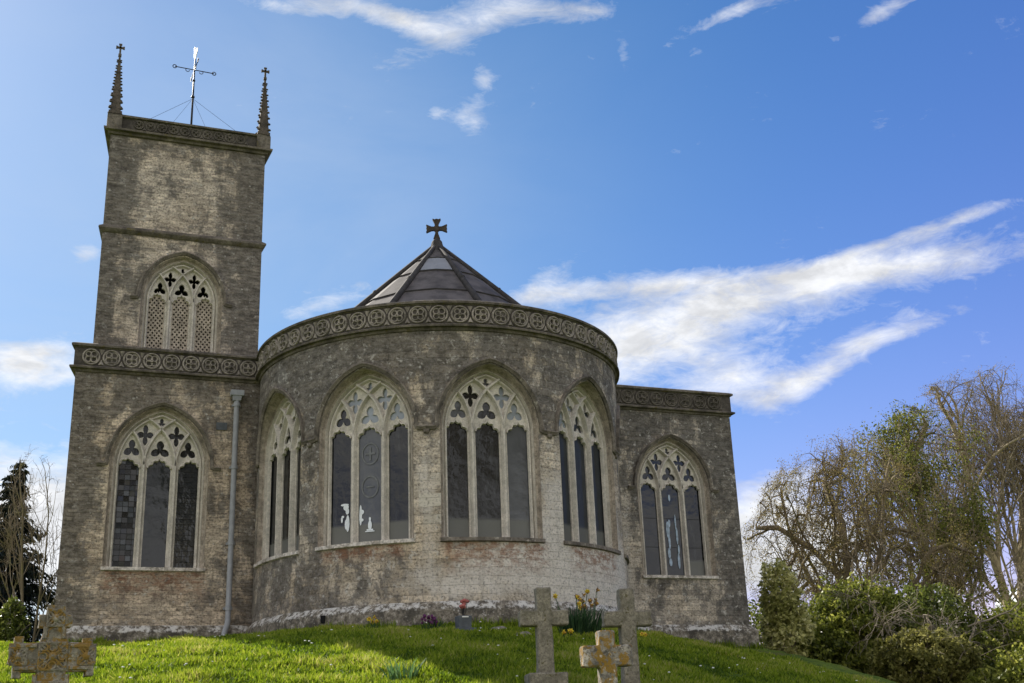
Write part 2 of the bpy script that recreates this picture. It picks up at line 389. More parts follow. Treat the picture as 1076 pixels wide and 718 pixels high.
def simple(name, col, rough=.6, metal=0, var=.15, scale=8, bmp=.1):
    m, t, b = mat(name); o = t.new('ShaderNodeTexCoord').outputs['Object']; n = t.noise(o, scale, 5, .6)
    t.put(b.inputs['Base Color'], t.mix(t.ramp(n, .3, .7), tuple(v*(1-var) for v in col), tuple(min(1, v*(1+var)) for v in col)))
    b.inputs['Roughness'].default_value = rough; b.inputs['Metallic'].default_value = metal
    if bmp: bump(t, b, n, bmp, .01)
    return m


M['lead'] = simple('weathered roof lead', (.098, .088, .086), .8, .0, .4, 2.5, .2)
M['lead_roll'] = simple('dark lead roll', (.050, .046, .044), .85, 0, .3, 5)
M['lead_new'] = simple('newer pale lead sheet', (.26, .265, .28), .5, 0, .1, 4)
M['iron_dark'] = simple('dark bronze finial', (.05, .038, .028), .7, .0, .3, 12)
M['pipe'] = simple('grey painted iron pipe', (.30, .31, .33), .5, 0, .12, 6)
M['iron'] = simple('dark vane iron', (.035, .033, .032), .5, .6, .2)
M['gilt'] = simple('bright gilt metal', (.92, .86, .7), .38, 1.0, .05)
M['slate'] = simple('grey slate vase', (.085, .095, .105), .5, 0, .2)
M['black'] = simple('dark opening', (.006, .006, .006), .9, 0, 0, 1, 0)
M['roofing'] = simple('flat roof felt', (.08, .08, .08), .8)
M['yellow'] = simple('daffodil yellow', (.58, .44, .03), .6, 0, .15)
M['orange'] = simple('daffodil trumpet orange', (.42, .24, .03), .6, 0, .15)
M['pink'] = simple('salmon pink petals', (.36, .11, .10), .6, 0, .2)
M['purple'] = simple('purple petals', (.09, .02, .075), .6, 0, .3)
M['petal_white'] = simple('white petals', (.8, .8, .74), .6, 0, .06)
M['whitepaint'] = simple('white painted roof', (.78, .79, .80), .3, 0, .03)
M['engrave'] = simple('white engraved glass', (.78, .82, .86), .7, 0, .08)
M['far_window_light'] = simple('pale blue light in glass', (.34, .42, .52), .5, 0, .35, 9)
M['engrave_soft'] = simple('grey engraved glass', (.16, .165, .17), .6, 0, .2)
M['came'] = simple('lead glazing came', (.03, .03, .03), .6, .3, .1)


def glass(name, base, band=0., quarry=0., wave=.008, rough=.06, ior=1.45):
    m, t, b = mat(name)
    o = t.new('ShaderNodeTexCoord').outputs['Object']; X, Y, Z = t.sep(o)
    n = t.noise(o, 2.2, 4, .6, .5)
    c = t.mix(n, tuple(v*.6 for v in base), tuple(v*1.35 for v in base))
    b.inputs['Specular IOR Level'].default_value = .5; b.inputs['IOR'].default_value = ior
    r = rough
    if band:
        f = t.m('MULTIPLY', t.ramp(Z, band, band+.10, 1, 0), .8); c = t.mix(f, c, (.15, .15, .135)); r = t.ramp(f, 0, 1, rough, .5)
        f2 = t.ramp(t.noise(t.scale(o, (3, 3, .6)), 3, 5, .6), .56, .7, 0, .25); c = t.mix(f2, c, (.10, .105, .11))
    h = t.noise(o, 3.0, 3, .5)
    if quarry:
        ix = t.m('FLOOR', t.m('DIVIDE', X, quarry)); iz = t.m('FLOOR', t.m('DIVIDE', Z, quarry))
        wn = t.new('ShaderNodeTexWhiteNoise'); t.put(wn.inputs['Vector'], t.comb(ix, iz, 3.3))
        c = t.mix(t.ramp(wn.outputs['Value'], .55, .9, 0, .8), c, (.06, .07, .085))
        nv = t.vm('SCALE', t.vm('SUBTRACT', wn.outputs['Color'], (.5, .5, .5)), .18)
        g = t.new('ShaderNodeNewGeometry'); nn_ = t.vm('NORMALIZE', t.vm('ADD', g.outputs['Normal'], nv)); t.l.new(nn_, b.inputs['Normal'])
    else:
        bump(t, b, h, .25, wave*5)
    t.put(b.inputs['Base Color'], c); t.put(b.inputs['Roughness'], r)
    return m


M['glass'] = glass('dark window glass', (.010, .011, .012), 1.62)
M['glass_grey'] = glass('grey engraved window glass', (.085, .09, .10), 1.62)
M['glass_plain'] = glass('plain window glass', (.020, .023, .027))
M['glass_quarry'] = glass('leaded quarry glass', (.012, .013, .015), 0, .118)
M['glass_pale'] = glass('sky painted tracery glass', (.27, .30, .34))  # bright sky in these panes is put into the base colour
M['glass_side'] = glass('grey side window glass', (.045, .048, .052), 1.62, ior=1.16)


def leafmat(name, cols, trans=.35, rough=.6):
    m, t, b = mat(name); at = t.new('ShaderNodeAttribute', attribute_name='rnd').outputs['Fac']
    n = t.new('ShaderNodeValToRGB'); t.put(n.inputs[0], at)
    for i, c in enumerate(cols):
        e = n.color_ramp.elements[i] if i < 2 else n.color_ramp.elements.new(1)
        e.position = i/(len(cols)-1); e.color = (*c, 1)
    for i, c in enumerate(cols): n.color_ramp.elements[i].position = i/(len(cols)-1); n.color_ramp.elements[i].color = (*c, 1)
    t.put(b.inputs['Base Color'], n.outputs[0]); b.inputs['Roughness'].default_value = rough
    tr = t.new('ShaderNodeBsdfTranslucent'); t.put(tr.inputs[0], n.outputs[0])
    mx = t.new('ShaderNodeMixShader'); mx.inputs[0].default_value = trans
    t.l.new(b.outputs[0], mx.inputs[1]); t.l.new(tr.outputs[0], mx.inputs[2])
    t.l.new(mx.outputs[0], m.node_tree.nodes['Material Output'].inputs[0])
    return m


M['grass'] = leafmat('grass blades', [(.06, .11, .006), (.18, .26, .012), (.32, .39, .026), (.44, .40, .12)], .5)
M['leaf_dark'] = leafmat('dark evergreen leaves', [(.035, .048, .010), (.11, .14, .026), (.28, .29, .065)], .48, .45)
M['leaf_mid'] = leafmat('mid green shrub leaves', [(.045, .06, .010), (.17, .195, .028), (.42, .42, .09)], .52, .45)
M['leaf_olive'] = leafmat('olive shrub leaves', [(.06, .065, .016), (.22, .21, .05), (.48, .45, .17)], .5)
M['leaf_pale'] = leafmat('pale variegated leaves', [(.22, .23, .06), (.50, .48, .18), (.72, .68, .36)], .35)
M['leaf_ivy'] = leafmat('ivy leaves', [(.06, .075, .012), (.15, .17, .03), (.30, .29, .06)], .45)
M['leaf_bud'] = leafmat('brown buds and catkins', [(.12, .085, .03), (.25, .19, .06), (.36, .30, .09)], .5)
M['needles'] = leafmat('conifer needles', [(.004, .007, .003), (.011, .017, .008), (.02, .028, .012)], .1)
M['strap_leaf'] = leafmat('daffodil leaves', [(.015, .04, .015), (.03, .07, .025), (.06, .12, .04)], .3)
M['strap_leaf_pale'] = leafmat('pale daffodil leaves', [(.05, .12, .04), (.09, .18, .06), (.16, .26, .10)], .4)


def bark(name, a, bcol, sc=3.0, moss=None):
    m, t, b = mat(name); o = t.new('ShaderNodeTexCoord').outputs['Object']
    n = t.noise(o, sc, 6, .65); n2 = t.noise(t.scale(o, (1, 1, .25)), sc*6, 4, .6)
    c = t.mix(t.ramp(n, .35, .65), a, bcol)
    if moss: c = t.mix(t.ramp(t.noise(o, 1.1, 4, .6), .5, .65, 0, .7), c, moss)
    t.put(b.inputs['Base Color'], c); bump(t, b, n2, .6, .03); return m


M['bark_pale'] = bark('pale beech bark', (.52, .43, .28), (.28, .23, .145))
M['bark_dark'] = bark('dark mossy bark', (.16, .125, .08), (.25, .20, .13), moss=(.20, .18, .055))
M['bark_grey'] = bark('grey twig bark', (.32, .265, .185), (.20, .165, .115))
M['bark_black'] = bark('dark conifer bark', (.03, .024, .02), (.05, .04, .03))
M['dry'] = bark('dry pale branches', (.26, .225, .17), (.17, .14, .10))


# ------------------------------------------------------------------ ground
YC, RA = -.66, 4.2        # apse centre and radius


def ss(x, k=.7): return np.where(x/k > 30, x, k*np.log1p(np.exp(np.minimum(x/k, 30))))


def height(x, y):
    x = np.asarray(x, float); y = np.asarray(y, float)
    dx = np.maximum(np.maximum(-8.18-x, 0)*.35, (x-8.41)*1.0); dx = np.maximum(dx, 0)
    dy = np.maximum(-y, (y-14)*.3); dy = np.maximum(dy, 0)
    tr = np.hypot(dx, dy); ta = np.hypot(x, y-YC)-RA
    t = np.maximum(np.minimum(tr, ta), 0)
    z = -.33-.013*np.clip(x+8, -6, 9)-.118*t-.0155*np.clip(x+3, 0, 14)*np.minimum(t, 9)
    z = z-.125*ss(-(y+9.6), .9)
    z = -4.15+ss(z+4.15, .25)
    return z


def axis(a, b, fine0, fine1, step, grow=1.25):
    L = list(np.arange(fine0, fine1+1e-6, step)); s = step
    while L[-1] < b: s *= grow; L.append(L[-1]+s)
    s = step
    while L[0] > a: s *= grow; L.insert(0, L[0]-s)
    return np.array(L)


gx = axis(-700, 700, -11, 10, .11); gy = axis(-300, 900, -19, -1, .11)
GX, GY = np.meshgrid(gx, gy); GZ = height(GX, GY)
nz = np.zeros_like(GZ)
ix = np.where((gx > -14) & (gx < 13))[0]; iy = np.where((gy > -20) & (gy < 1))[0]
for j in iy:
    for i in ix:
        p = Vector((gx[i]*1.6, gy[j]*1.6, 0)); nz[j, i] = noise.noise(p)*.055+noise.noise(p*2.3)*.055+noise.noise(p*.35)*.05
GZ = GZ+nz
nyy, nxx = GX.shape
idx = np.arange(nyy*nxx).reshape(nyy, nxx)
F = np.stack([idx[:-1, :-1], idx[:-1, 1:], idx[1:, 1:], idx[1:, :-1]], -1).reshape(-1, 4)
m, t, b = mat('turf')
o = t.new('ShaderNodeTexCoord').outputs['Object']
n1 = t.noise(o, 1.3, 6, .65); n2 = t.noise(o, 11, 5, .7)
c = t.mix(t.ramp(n1, .3, .7), (.06, .105, .008), (.13, .18, .015)); c = t.mix(t.ramp(n2, .5, .75), c, (.025, .045, .006))
c = t.mix(t.ramp(t.noise(o, .8, 5, .6, .4), .6, .72, 0, .6), c, (.13, .11, .04))
t.put(b.inputs['Base Color'], c); bump(t, b, n2, .8, .06); M['turf'] = m
ground = tag(big_mesh('ground', np.stack([GX, GY, GZ], -1).reshape(-1, 3), F, m, smooth=True), kind='structure')


def gz(x, y):
    i = min(max(np.searchsorted(gx, x)-1, 0), nxx-2); j = min(max(np.searchsorted(gy, y)-1, 0), nyy-2)
    a = (x-gx[i])/(gx[i+1]-gx[i]); b_ = (y-gy[j])/(gy[j+1]-gy[j])
    return float(GZ[j, i]*(1-a)*(1-b_)+GZ[j, i+1]*a*(1-b_)+GZ[j+1, i]*(1-a)*b_+GZ[j+1, i+1]*a*b_)


def gzv(x, y):
    i = np.clip(np.searchsorted(gx, x)-1, 0, nxx-2); j = np.clip(np.searchsorted(gy, y)-1, 0, nyy-2)
    a = (x-gx[i])/(gx[i+1]-gx[i]); b_ = (y-gy[j])/(gy[j+1]-gy[j])
    return GZ[j, i]*(1-a)*(1-b_)+GZ[j, i+1]*a*(1-b_)+GZ[j+1, i]*(1-a)*b_+GZ[j+1, i+1]*a*b_


def outside(x, y, pad=.1):
    ins = ((x > -8.3-pad) & (x < 8.5+pad) & (y > -.13-pad)) | (np.hypot(x, y-YC) < RA+.1+pad)
    return ~ins


# ------------------------------------------------------------------ arches and windows
def arch(a, rad, spring, bot, o=0., n=14):
    """outline of a pointed opening (half width a, arc radius rad) grown by o, from bottom left over the apex to bottom right"""
    cx = rad-a; r_ = rad+o; am = math.acos(min(1, cx/r_))
    L = [(-a-o, bot), (-a-o, (bot+spring)/2)]
    for i in range(n+1):
        th = am*i/n; L.append((cx-r_*math.cos(th), spring+r_*math.sin(th)))
    Rr = [(-x, z) for x, z in reversed(L[:-1])]
    return L+Rr


def inside_arch(x, z, a, rad, spring, bot):
    if z < bot: return False
    if z < spring: return abs(x) <= a
    return math.hypot(abs(x)+rad-a, z-spring) <= rad


def poly_in(p, poly):
    x, y = p; c = False; n = len(poly); j = n-1
    for i in range(n):
        xi, yi = poly[i]; xj, yj = poly[j]
        if (yi > y) != (yj > y) and x < (xj-xi)*(y-yi)/(yj-yi)+xi: c = not c
        j = i
    return c


def plate(outer, holes, grid=0):
    """triangulated polygon with holes -> points, tris"""
    pts = []; edges = []
    for loop in [outer]+holes:
        k = len(pts); pts += [Vector(p) for p in loop]; edges += [(k+i, k+(i+1) % len(loop)) for i in range(len(loop))]
    if grid:
        x0 = min(p[0] for p in outer); x1 = max(p[0] for p in outer); z0 = min(p[1] for p in outer); z1 = max(p[1] for p in outer)
        for i in range(1, int((x1-x0)/grid)):
            for j in range(1, int((z1-z0)/grid)):
                p = (x0+i*grid, z0+j*grid)
                if not any(poly_in(p, h) for h in holes): pts.append(Vector(p))
    V, E, Fc, *_ = delaunay_2d_cdt(pts, edges, [], 0, 1e-5)
    T = []
    for f in Fc:
        c = ((V[f[0]].x+V[f[1]].x+V[f[2]].x)/3, (V[f[0]].y+V[f[1]].y+V[f[2]].y)/3)
        if poly_in(c, outer) and not any(poly_in(c, h) for h in holes): T.append(tuple(f))
    return [(p.x, p.y) for p in V], T


def solid_plate(mb, outer, holes, y0, y1, grid=0, chamf=.0):
    V, T = plate(outer, holes, grid)
    mb.add([(x, y0, z) for x, z in V], T)
    for h in holes+[outer]:
        n = len(h); cx = sum(p[0] for p in h)/n; cz = sum(p[1] for p in h)/n
        mb.add([(x, y0, z) for x, z in h]+[(x, y1, z) for x, z in h], [(i, (i+1) % n, n+(i+1) % n, n+i) for i in range(n)])


def sweep_bead(mb, line, half, proud, y, closed=False):
    """raised bead along a line in (x,z): triangular-topped roll standing proud of y (towards -y)"""
    P = [Vector(p) for p in line]; rings = []
    for i, p in enumerate(P):
        a = P[max(i-1, 0)]; c = P[min(i+1, len(P)-1)]; d = (c-a).normalized(); nrm = Vector((-d.y, d.x))
        r_ = []
        for (s_, h_) in ((-1, 0), (-.75, .55), (-.3, 1), (.3, 1), (.75, .55), (1, 0)):
            qv = p+nrm*s_*half; r_.append((qv.x, y-proud*h_, qv.y))
        rings.append(r_)
    mb.loft(rings, closed=False)


def bez(p, c, e, n=6): return [((1-t_)**2*p[0]+2*t_*(1-t_)*c[0]+t_*t_*e[0], (1-t_)**2*p[1]+2*t_*(1-t_)*c[1]+t_*t_*e[1]) for t_ in [i/n for i in range(n)]]


def light_hole(cx, b_, bot, zs):
    """one cusped, ogee-tipped light"""
    half = bez((-b_, zs), (-b_*.98, zs+.09), (-b_*.60, zs+.085))+bez((-b_*.60, zs+.085), (-b_*.55, zs+.20), (-b_*.22, zs+.17), 6)+bez((-b_*.22, zs+.17), (-b_*.06, zs+.18), (0, zs+.245), 4)+[(0, zs+.245)]
    L = [(-b_, bot)]+half+[(-x, z) for x, z in reversed(half[:-1])]+[(b_, bot)]
    return [(cx+x, z) for x, z in L]


def foil(cx, cz, n, r0, r1, rot, sx=1, sz=1, k=40, pw=1.3, tip=.18):
    L = []
    for i in range(k):
        th = 2*math.pi*i/k; c_ = abs(math.cos(n*(th-rot)/2)); r_ = r0+(r1-r0)*c_**pw + tip*(r1-r0)*max(0, c_-.93)/.07*.5
        L.append((cx+r_*math.cos(th)*sx, cz+r_*math.sin(th)*sz))
    return L


def foliated(a, rad, spring, bot, mull, lw, s=1.0):
    lights = [light_hole(c_, lw, bot, spring-.07*s) for c_ in (-2*mull, 0, 2*mull)]
    tre = [foil(c_, spring+.375*s, 3, .052*s, .205*s, math.pi/2, 1.0 if c_ == 0 else .84, 1, pw=1.0) for c_ in (-1.80*mull, 0, 1.80*mull)]
    qua = [foil(c_, spring+.71*s, 4, .055*s, .20*s, math.pi/2, .86, 1.12, pw=1.0) for c_ in (-mull, mull)]
    top = [foil(0, spring+.99*s, 3, .03*s, .11*s, math.pi/2)]
    return lights, tre+qua+top


def arcs_tracery(a, rad, spring, mull):
    """the mullions carried on as intersecting arcs until they meet the main arch"""
    L = []
    for s_ in (-1, 1):
        for d_ in (-1, 1):
            x0 = s_*mull; cx = x0+d_*rad; line = []
            for i in range(60):
                th = i/60*math.pi/2
                x = cx-d_*rad*math.cos(th); z = spring+rad*math.sin(th)
                if not inside_arch(x, z, a-.0, rad, spring, spring-1): break
                line.append((x, z))
            if len(line) > 2: L.append(line)
    return L


WA, WR, WS, WB = .925, 1.24, 3.5, 1.26      # the church's common window: half width, arc radius, spring, sill


def window(parent, loc, rz, curved, glassset, cames=None, bossed=True, spec=(WA, WR, WS, WB, .335, .25, 1.0), screen=False, sill_mat='sill', label=None):
    a, rad, spring, bot, mull, lw, s = spec
    wn = empty('window', loc, parent=parent, rz=rz)
    if label: wn['label'] = label
    yf = .0 if not curved else -(RA*math.cos(.9/RA)-.02)   # plane of the wall at the window
    dep = yf+.16
    def wallmap(u, z, d):
        """point on or proud of the wall face"""
        if curved: an = u/RA; rr = RA+d; return (rr*math.sin(an), -rr*math.cos(an), z)
        return (u, -d, z)
    # splayed, moulded reveal
    fr = MB(); rings = []
    o0 = arch(a, rad, spring, bot, .125); rings.append([wallmap(x, z, .004) for x, z in o0])
    ins = lambda o_, y_: [(x, y_, z) for x, z in arch(a, rad, spring, bot, o_)]
    rings += [ins(.112, dep-.13), ins(.10, dep-.115), ins(.085, dep-.06), ins(.045, dep-.045)]
    fr.loft(rings, closed=False); fr.build('splayed_reveal', M['reveal'], wn, smooth=35, fix=False)
    f2 = MB(); f2.loft([ins(.045, dep-.045), ins(.03, dep-.055), ins(.018, dep-.02), ins(-.012, dep+.03), ins(-.014, dep+.14)], closed=False)
    f2.build('window_frame', M['frame'], wn, smooth=35, fix=False)
    # tracery plate with pierced lights
    lights, eyes = foliated(a, rad, spring, bot+.03, mull, lw, s)
    tr = MB(); outer = arch(a, rad, spring, bot, -.01)
    solid_plate(tr, outer, lights+eyes, dep+.055, dep+.12)
    for line in arcs_tracery(a, rad, spring, mull): sweep_bead(tr, line, .046*s, .095, dep+.056)
    for s_ in (-1, 1): sweep_bead(tr, [(s_*mull, bot+.02), (s_*mull, (bot+spring)/2), (s_*mull, spring+.02)], .056*s, .10, dep+.056)
    sweep_bead(tr, arch(a, rad, spring, bot, -.04), .036, .07, dep+.056)
    for l in lights: sweep_bead(tr, [((x-0), z+.025) for x, z in l[1:-1]], .022*s, .05, dep+.056)
    tr.build('tracery', M['tracery'], wn, smooth=40, fix=False)
    # glass
    if screen:
        for c_ in (-2*mull, 0, 2*mull):
            ps = MB(); holes = []; pitch = .118; lo = bot+.05
            n = 0; z = lo+.06
            while z < spring+.13:
                for kx in ((-1.5, -.5, .5, 1.5) if n % 2 == 0 else (-1, 0, 1)):
                    x = c_+kx*.098
                    if abs(kx) < 1.2 or z < spring+.02: holes.append([(x-.027, z), (x, z-.03), (x+.027, z), (x, z+.03)])
                z += .062; n += 1
            L = light_hole(c_, lw+.012, bot+.02, spring-.06*s)
            solid_plate(ps, L, holes, dep+.06, dep+.11); ps.build('pierced_screen', M['screen'], wn, fix=False)
        bk = MB(); V, T = plate(arch(a, rad, spring, bot, -.005), []); bk.add([(x, dep+.35, z) for x, z in V], T); bk.build('dark_backing', M['black'], wn, fix=False)
    else:
        for k, c_ in enumerate((-2*mull, 0, 2*mull)):
            g = MB(); tilt = (random.random()-.5)*.03
            L = [(c_-lw-.02, bot), (c_+lw+.02, bot), (c_+lw+.02, spring+.2), (c_-lw-.02, spring+.2)]
            g.add([(x, dep+.085+(x-c_)*tilt, z) for x, z in L], [(0, 1, 2, 3)])
            pn = g.build('glass_pane', M[glassset[k]], wn, fix=False)
            if cames and cames[k]:
                cm = MB(); st_ = cames[k]
                z = math.ceil(bot/st_)*st_
                while z < spring+.05: cm.box((c_, dep+.080, z), (2*lw, .012, .008)); z += st_
                x = math.ceil((c_-lw)/st_)*st_
                while x < c_+lw: cm.box((x, dep+.080, (bot+spring)/2+.03), (.008, .012, spring-bot)); x += st_
                cm.build('came', M['came'], pn and wn, fix=False)
            elif not cames:
                for zz in (.33, .66):
                    if glassset[3] != 'bars': break
                    cm = MB(); cm.box((c_, dep+.080, bot+(spring-bot)*zz), (2*lw, .012, .009)); cm.build('glazing_bar', M['came'], wn, fix=False)
        kinds = glassset[4] if isinstance(glassset[4], (list, tuple)) else [glassset[4]]*len(eyes)
        for k, (ey, gm) in enumerate(zip(eyes, kinds)):
            x0, x1 = min(p[0] for p in ey)-.008, max(p[0] for p in ey)+.008; z0, z1 = min(p[1] for p in ey)-.008, max(p[1] for p in ey)+.008
            g = MB(); yy = dep+.092+.003*k; tl = (random.random()-.5)*.03
            g.add([(x0, yy, z0), (x1, yy+tl, z0), (x1, yy+tl, z1), (x0, yy, z1)], [(0, 1, 2, 3)]); g.build('tracery_pane', M[gm], wn, fix=False)
    # hood mould with turned label stops
    hd = MB(); rings = []
    base = arch(a, rad, spring, spring-.04, .19, 16)[0:]
    base = [p for p in base if p[1] >= spring-.05]
    ext = .20*s
    base = [(base[0][0]-ext, spring-.04), (base[0][0]-.06, spring-.04)]+base[1:-1]+[(base[-1][0]+.06, spring-.04), (base[-1][0]+ext, spring-.04)]
    for i, p in enumerate(base):
        p0 = Vector(base[max(i-1, 0)]); p1 = Vector(base[min(i+1, len(base)-1)]); d = (p1-p0).normalized(); nm = Vector((-d.y, d.x))
        ring = []
        for (s_, h_) in ((-.042, -.01), (-.038, .035), (-.015, .045), (.015, .075), (.038, .07), (.044, .04), (.042, -.01)):
            qv = Vector(p)+nm*s_; ring.append(wallmap(qv.x, qv.y, h_))
        rings.append(ring)
    hd.loft(rings, closed=False); hd.add(rings[0], [tuple(range(7))]); hd.add(rings[-1], [tuple(range(6, -1, -1))])
    hd.build('hood_mould', M['hood'], wn, smooth=40, fix=False)
    if bossed:
        for s_ in (-1, 1):
            bs = MB(); c_ = wallmap(s_*(a+.19+ext+.02), spring-.10, .01); bs.ball(c_, .055, (1, .7, 1.1)); c2 = wallmap(s_*(a+.19+ext+.02), spring-.02, .02); bs.ball(c2, .05, (1.1, .8, .6))
            bs.build('label_stop', M['hood'], wn, smooth=True)
    # sill
    sb = MB(); rings = []
    for i in range(13):
        u = (-1+2*i/12)*(a+.15)
        rings.append([wallmap(u, bot+.015, -.30), wallmap(u, bot-.005, .05), wallmap(u, bot-.075, .055), wallmap(u, bot-.10, -.02)])
    sb.loft(rings, closed=False); sb.add(rings[0], [(0, 1, 2, 3)]); sb.add(rings[-1], [(3, 2, 1, 0)])
    sb.build('sill', M[sill_mat], wn, fix=False)
    return wn, dep


# ------------------------------------------------------------------ the church
church = empty('church', (0, 0, 0), 'old stone church with round windowed apse, lead cone roof and square pinnacled tower', 'church')
TXL, TXR = -8.18, -3.9
ZC, ZP = 5.52, 6.15


def flat_wall(name, m, x0, x1, z0, z1, y0, holes, depth, parent=church, left=True, right=True, back=True, cuts=.5, inset=0):
    mb = MB(); uv = []
    V, T = plate([(x0, z0), (x1, z0), (x1, z1), (x0, z1)], holes, cuts)
    mb.add([(x, y0, z) for x, z in V], T); uv += [(x, z) for x, z in V]
    for on, x, s_ in ((left, x0, -1), (right, x1, 1)):
        if on:
            P = [(x, y0, z0), (x-s_*inset, y0+depth, z0), (x-s_*inset, y0+depth, z1), (x, y0, z1)]
            mb.add(P, [(0, 1, 2, 3) if s_ > 0 else (3, 2, 1, 0)]); uv += [(x+s_*(p[1]-y0), p[2]) for p in P]
    if back:
        P = [(x1-inset, y0+depth, z0), (x0+inset, y0+depth, z0), (x0+inset, y0+depth, z1), (x1-inset, y0+depth, z1)]
        mb.add(P, [(0, 1, 2, 3)]); uv += [(p[0]+20, p[2]) for p in P]
    P = [(x0, y0, z1), (x1, y0, z1), (x1-inset, y0+depth, z1), (x0+inset, y0+depth, z1)]
    mb.add(P, [(0, 1, 2, 3)]); uv += [(p[0], p[1]+z1) for p in P]
    return mb.build(name, m, parent, fix=False, uv=uv)


def hole_at(xc, spec=(WA, WR, WS, WB), o=.125): return [(x+xc, z) for x, z in arch(*spec, o)]


XTL, XAI, XBF = -6.27, 6.52, -5.985
BF = (.80, 1.0, 7.52, 5.75)
flat_wall('tower_base_wall', M['tower_low'], TXL, TXR, -1.4, ZP-.08, 0, [hole_at(XTL)], 4.4, inset=.75)
flat_wall('tower_upper_wall', M['tower_high'], -7.86, -4.18, 5.3, 12.0, .29, [hole_at(XBF, BF)], 3.68, inset=.46)
flat_wall('aisle_wall', M['aisle'], 3.9, 8.41, -1.6, ZP-.08, 0, [hole_at(XAI)], 14)
nv = MB(); nv.add([(-3.9, 4.4, -1), (3.95, 4.4, -1), (3.95, 4.4, 6.05), (-3.9, 4.4, 6.05), (-3.9, 14, -1), (-3.9, 14, 6.05), (3.95, 14, -1), (3.95, 14, 6.05)], [(0, 4, 5, 3), (4, 6, 7, 5)])
nv.build('nave_wall', M['trim'], church, fix=False)
rf = MB(); rf.box((.1, 7, 6.0), (16.4, 13.6, .1)); rf.build('flat_roof', M['roofing'], church)
# apse wall: a rolled sheet with five openings
PH = [-75.5, -39.5, -3.5, 32.5, 68.5]
S0, S1 = RA*R(-98.5), RA*R(98.5)
V, T = plate([(S0, -1.6), (S1, -1.6), (S1, ZP-.08), (S0, ZP-.08)], [hole_at(RA*R(p)) for p in PH], .22)
# the outline of the long edges needs points so that the roll stays round
eb = []
n_e = 60
for z in (-1.6, ZP-.08): eb += [(S0+(S1-S0)*i/n_e, z) for i in range(n_e+1)]
outer = [(S0+(S1-S0)*i/n_e, -1.6) for i in range(n_e+1)]+[(S1-(S1-S0)*i/n_e, ZP-.08) for i in range(n_e+1)]
V, T = plate(outer, [hole_at(RA*R(p)) for p in PH], .22)
mb = MB(); mb.add([(RA*math.sin(s/RA), YC-RA*math.cos(s/RA), z) for s, z in V], T)
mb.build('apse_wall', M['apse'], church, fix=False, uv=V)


def sweep(name, pts, prof, m, parent, smooth=30, closed=False):
    """profile (out,z) carried along a plan line; outward is to the right of the walking direction turned to the viewer"""
    P = [Vector((p[0], p[1])) for p in pts]; n = len(P); rings = []
    for i, p in enumerate(P):
        d0 = (P[i]-P[i-1]).normalized() if i > 0 else (P[1]-P[0]).normalized()
        d1 = (P[i+1]-P[i]).normalized() if i < n-1 else d0
        n0 = Vector((d0.y, -d0.x)); n1_ = Vector((d1.y, -d1.x)); nm = (n0+n1_).normalized(); k = 1/max(.3, nm.dot(n0))
        rings.append([(p.x+nm.x*o_*k, p.y+nm.y*o_*k, z) for o_, z in prof])
    mb_ = MB(); mb_.loft(rings, closed=False)
    return mb_.build(name, m, parent, smooth=smooth, fix=False)


ARC = [(RA*math.sin(R(a_)), YC-RA*math.cos(R(a_))) for a_ in np.linspace(-99, 99, 90)]
TLOW = [(TXL+.75, 4.4), (TXL, 0), (-4.0, 0)]
AIS = [(4.0, 0), (8.41, 0), (8.41, 14)]
CORN = [(-.02, ZC-.02), (.03, ZC), (.045, ZC+.05), (.08, ZC+.055), (.115, ZC+.06), (.122, ZC+.095), (.105, ZC+.11), (.07, ZC+.125), (.045, ZC+.135)]
COPE = [(.045, ZP-.085), (.06, ZP-.082), (.07, ZP-.068), (.105, ZP-.06), (.11, ZP-.02), (.095, ZP), (.02, ZP+.035), (-.28, ZP+.035), (-.28, ZP-.4)]
PLIN = [(.14, -1.6), (.14, -.13), (.125, -.09), (.03, .02), (-.01, .05)]


def carving(mb_, place, length, zmid, rr, pitch, kind='quatre'):
    """row of ringed quatrefoils in low relief; place(s, z, d) gives a point on the wall"""
    n = max(1, int(length/pitch)); off = (length-n*pitch)/2
    def ring(cs, cz, r_, th, k, seg=20, pr=.035):
        rings = []
        for i in range(seg+1):
            a_ = 2*math.pi*i/seg; c_, s_ = math.cos(a_), math.sin(a_)
            rings.append([place(cs+(r_-th)*c_, cz+(r_-th)*s_, 0), place(cs+(r_-th*.5)*c_, cz+(r_-th*.5)*s_, pr), place(cs+(r_+th*.5)*c_, cz+(r_+th*.5)*s_, pr), place(cs+(r_+th)*c_, cz+(r_+th)*s_, 0)])
        mb_.loft(rings, closed=False)
    for i in range(n):
        s_ = off+(i+.5)*pitch
        wr = .55+.55*random.random()
        ring(s_, zmid, rr-.022, .022, 0, 20, .035*wr)
        for k in range(4):
            a_ = math.pi/4+k*math.pi/2+(0 if kind == 'quatre' else math.pi/4)
            ring(s_+rr*.40*math.cos(a_), zmid+rr*.40*math.sin(a_), rr*(.29+.07*random.random()), .017, 0, 10, .028*wr*(.5+.7*random.random()))
        ring(s_, zmid, rr*.13, .02, 0, 6, .045)
        for sg in (-1, 1):    # little leaves in the spandrels
            cx_ = s_+pitch/2; cz_ = zmid+sg*rr*.78
            mb_.add([place(cx_-.06, cz_+sg*.03, 0), place(cx_, cz_+sg*.02, .04), place(cx_+.06, cz_+sg*.03, 0), place(cx_, cz_-sg*.10, 0)], [(0, 1, 3), (1, 2, 3), (0, 2, 1)])


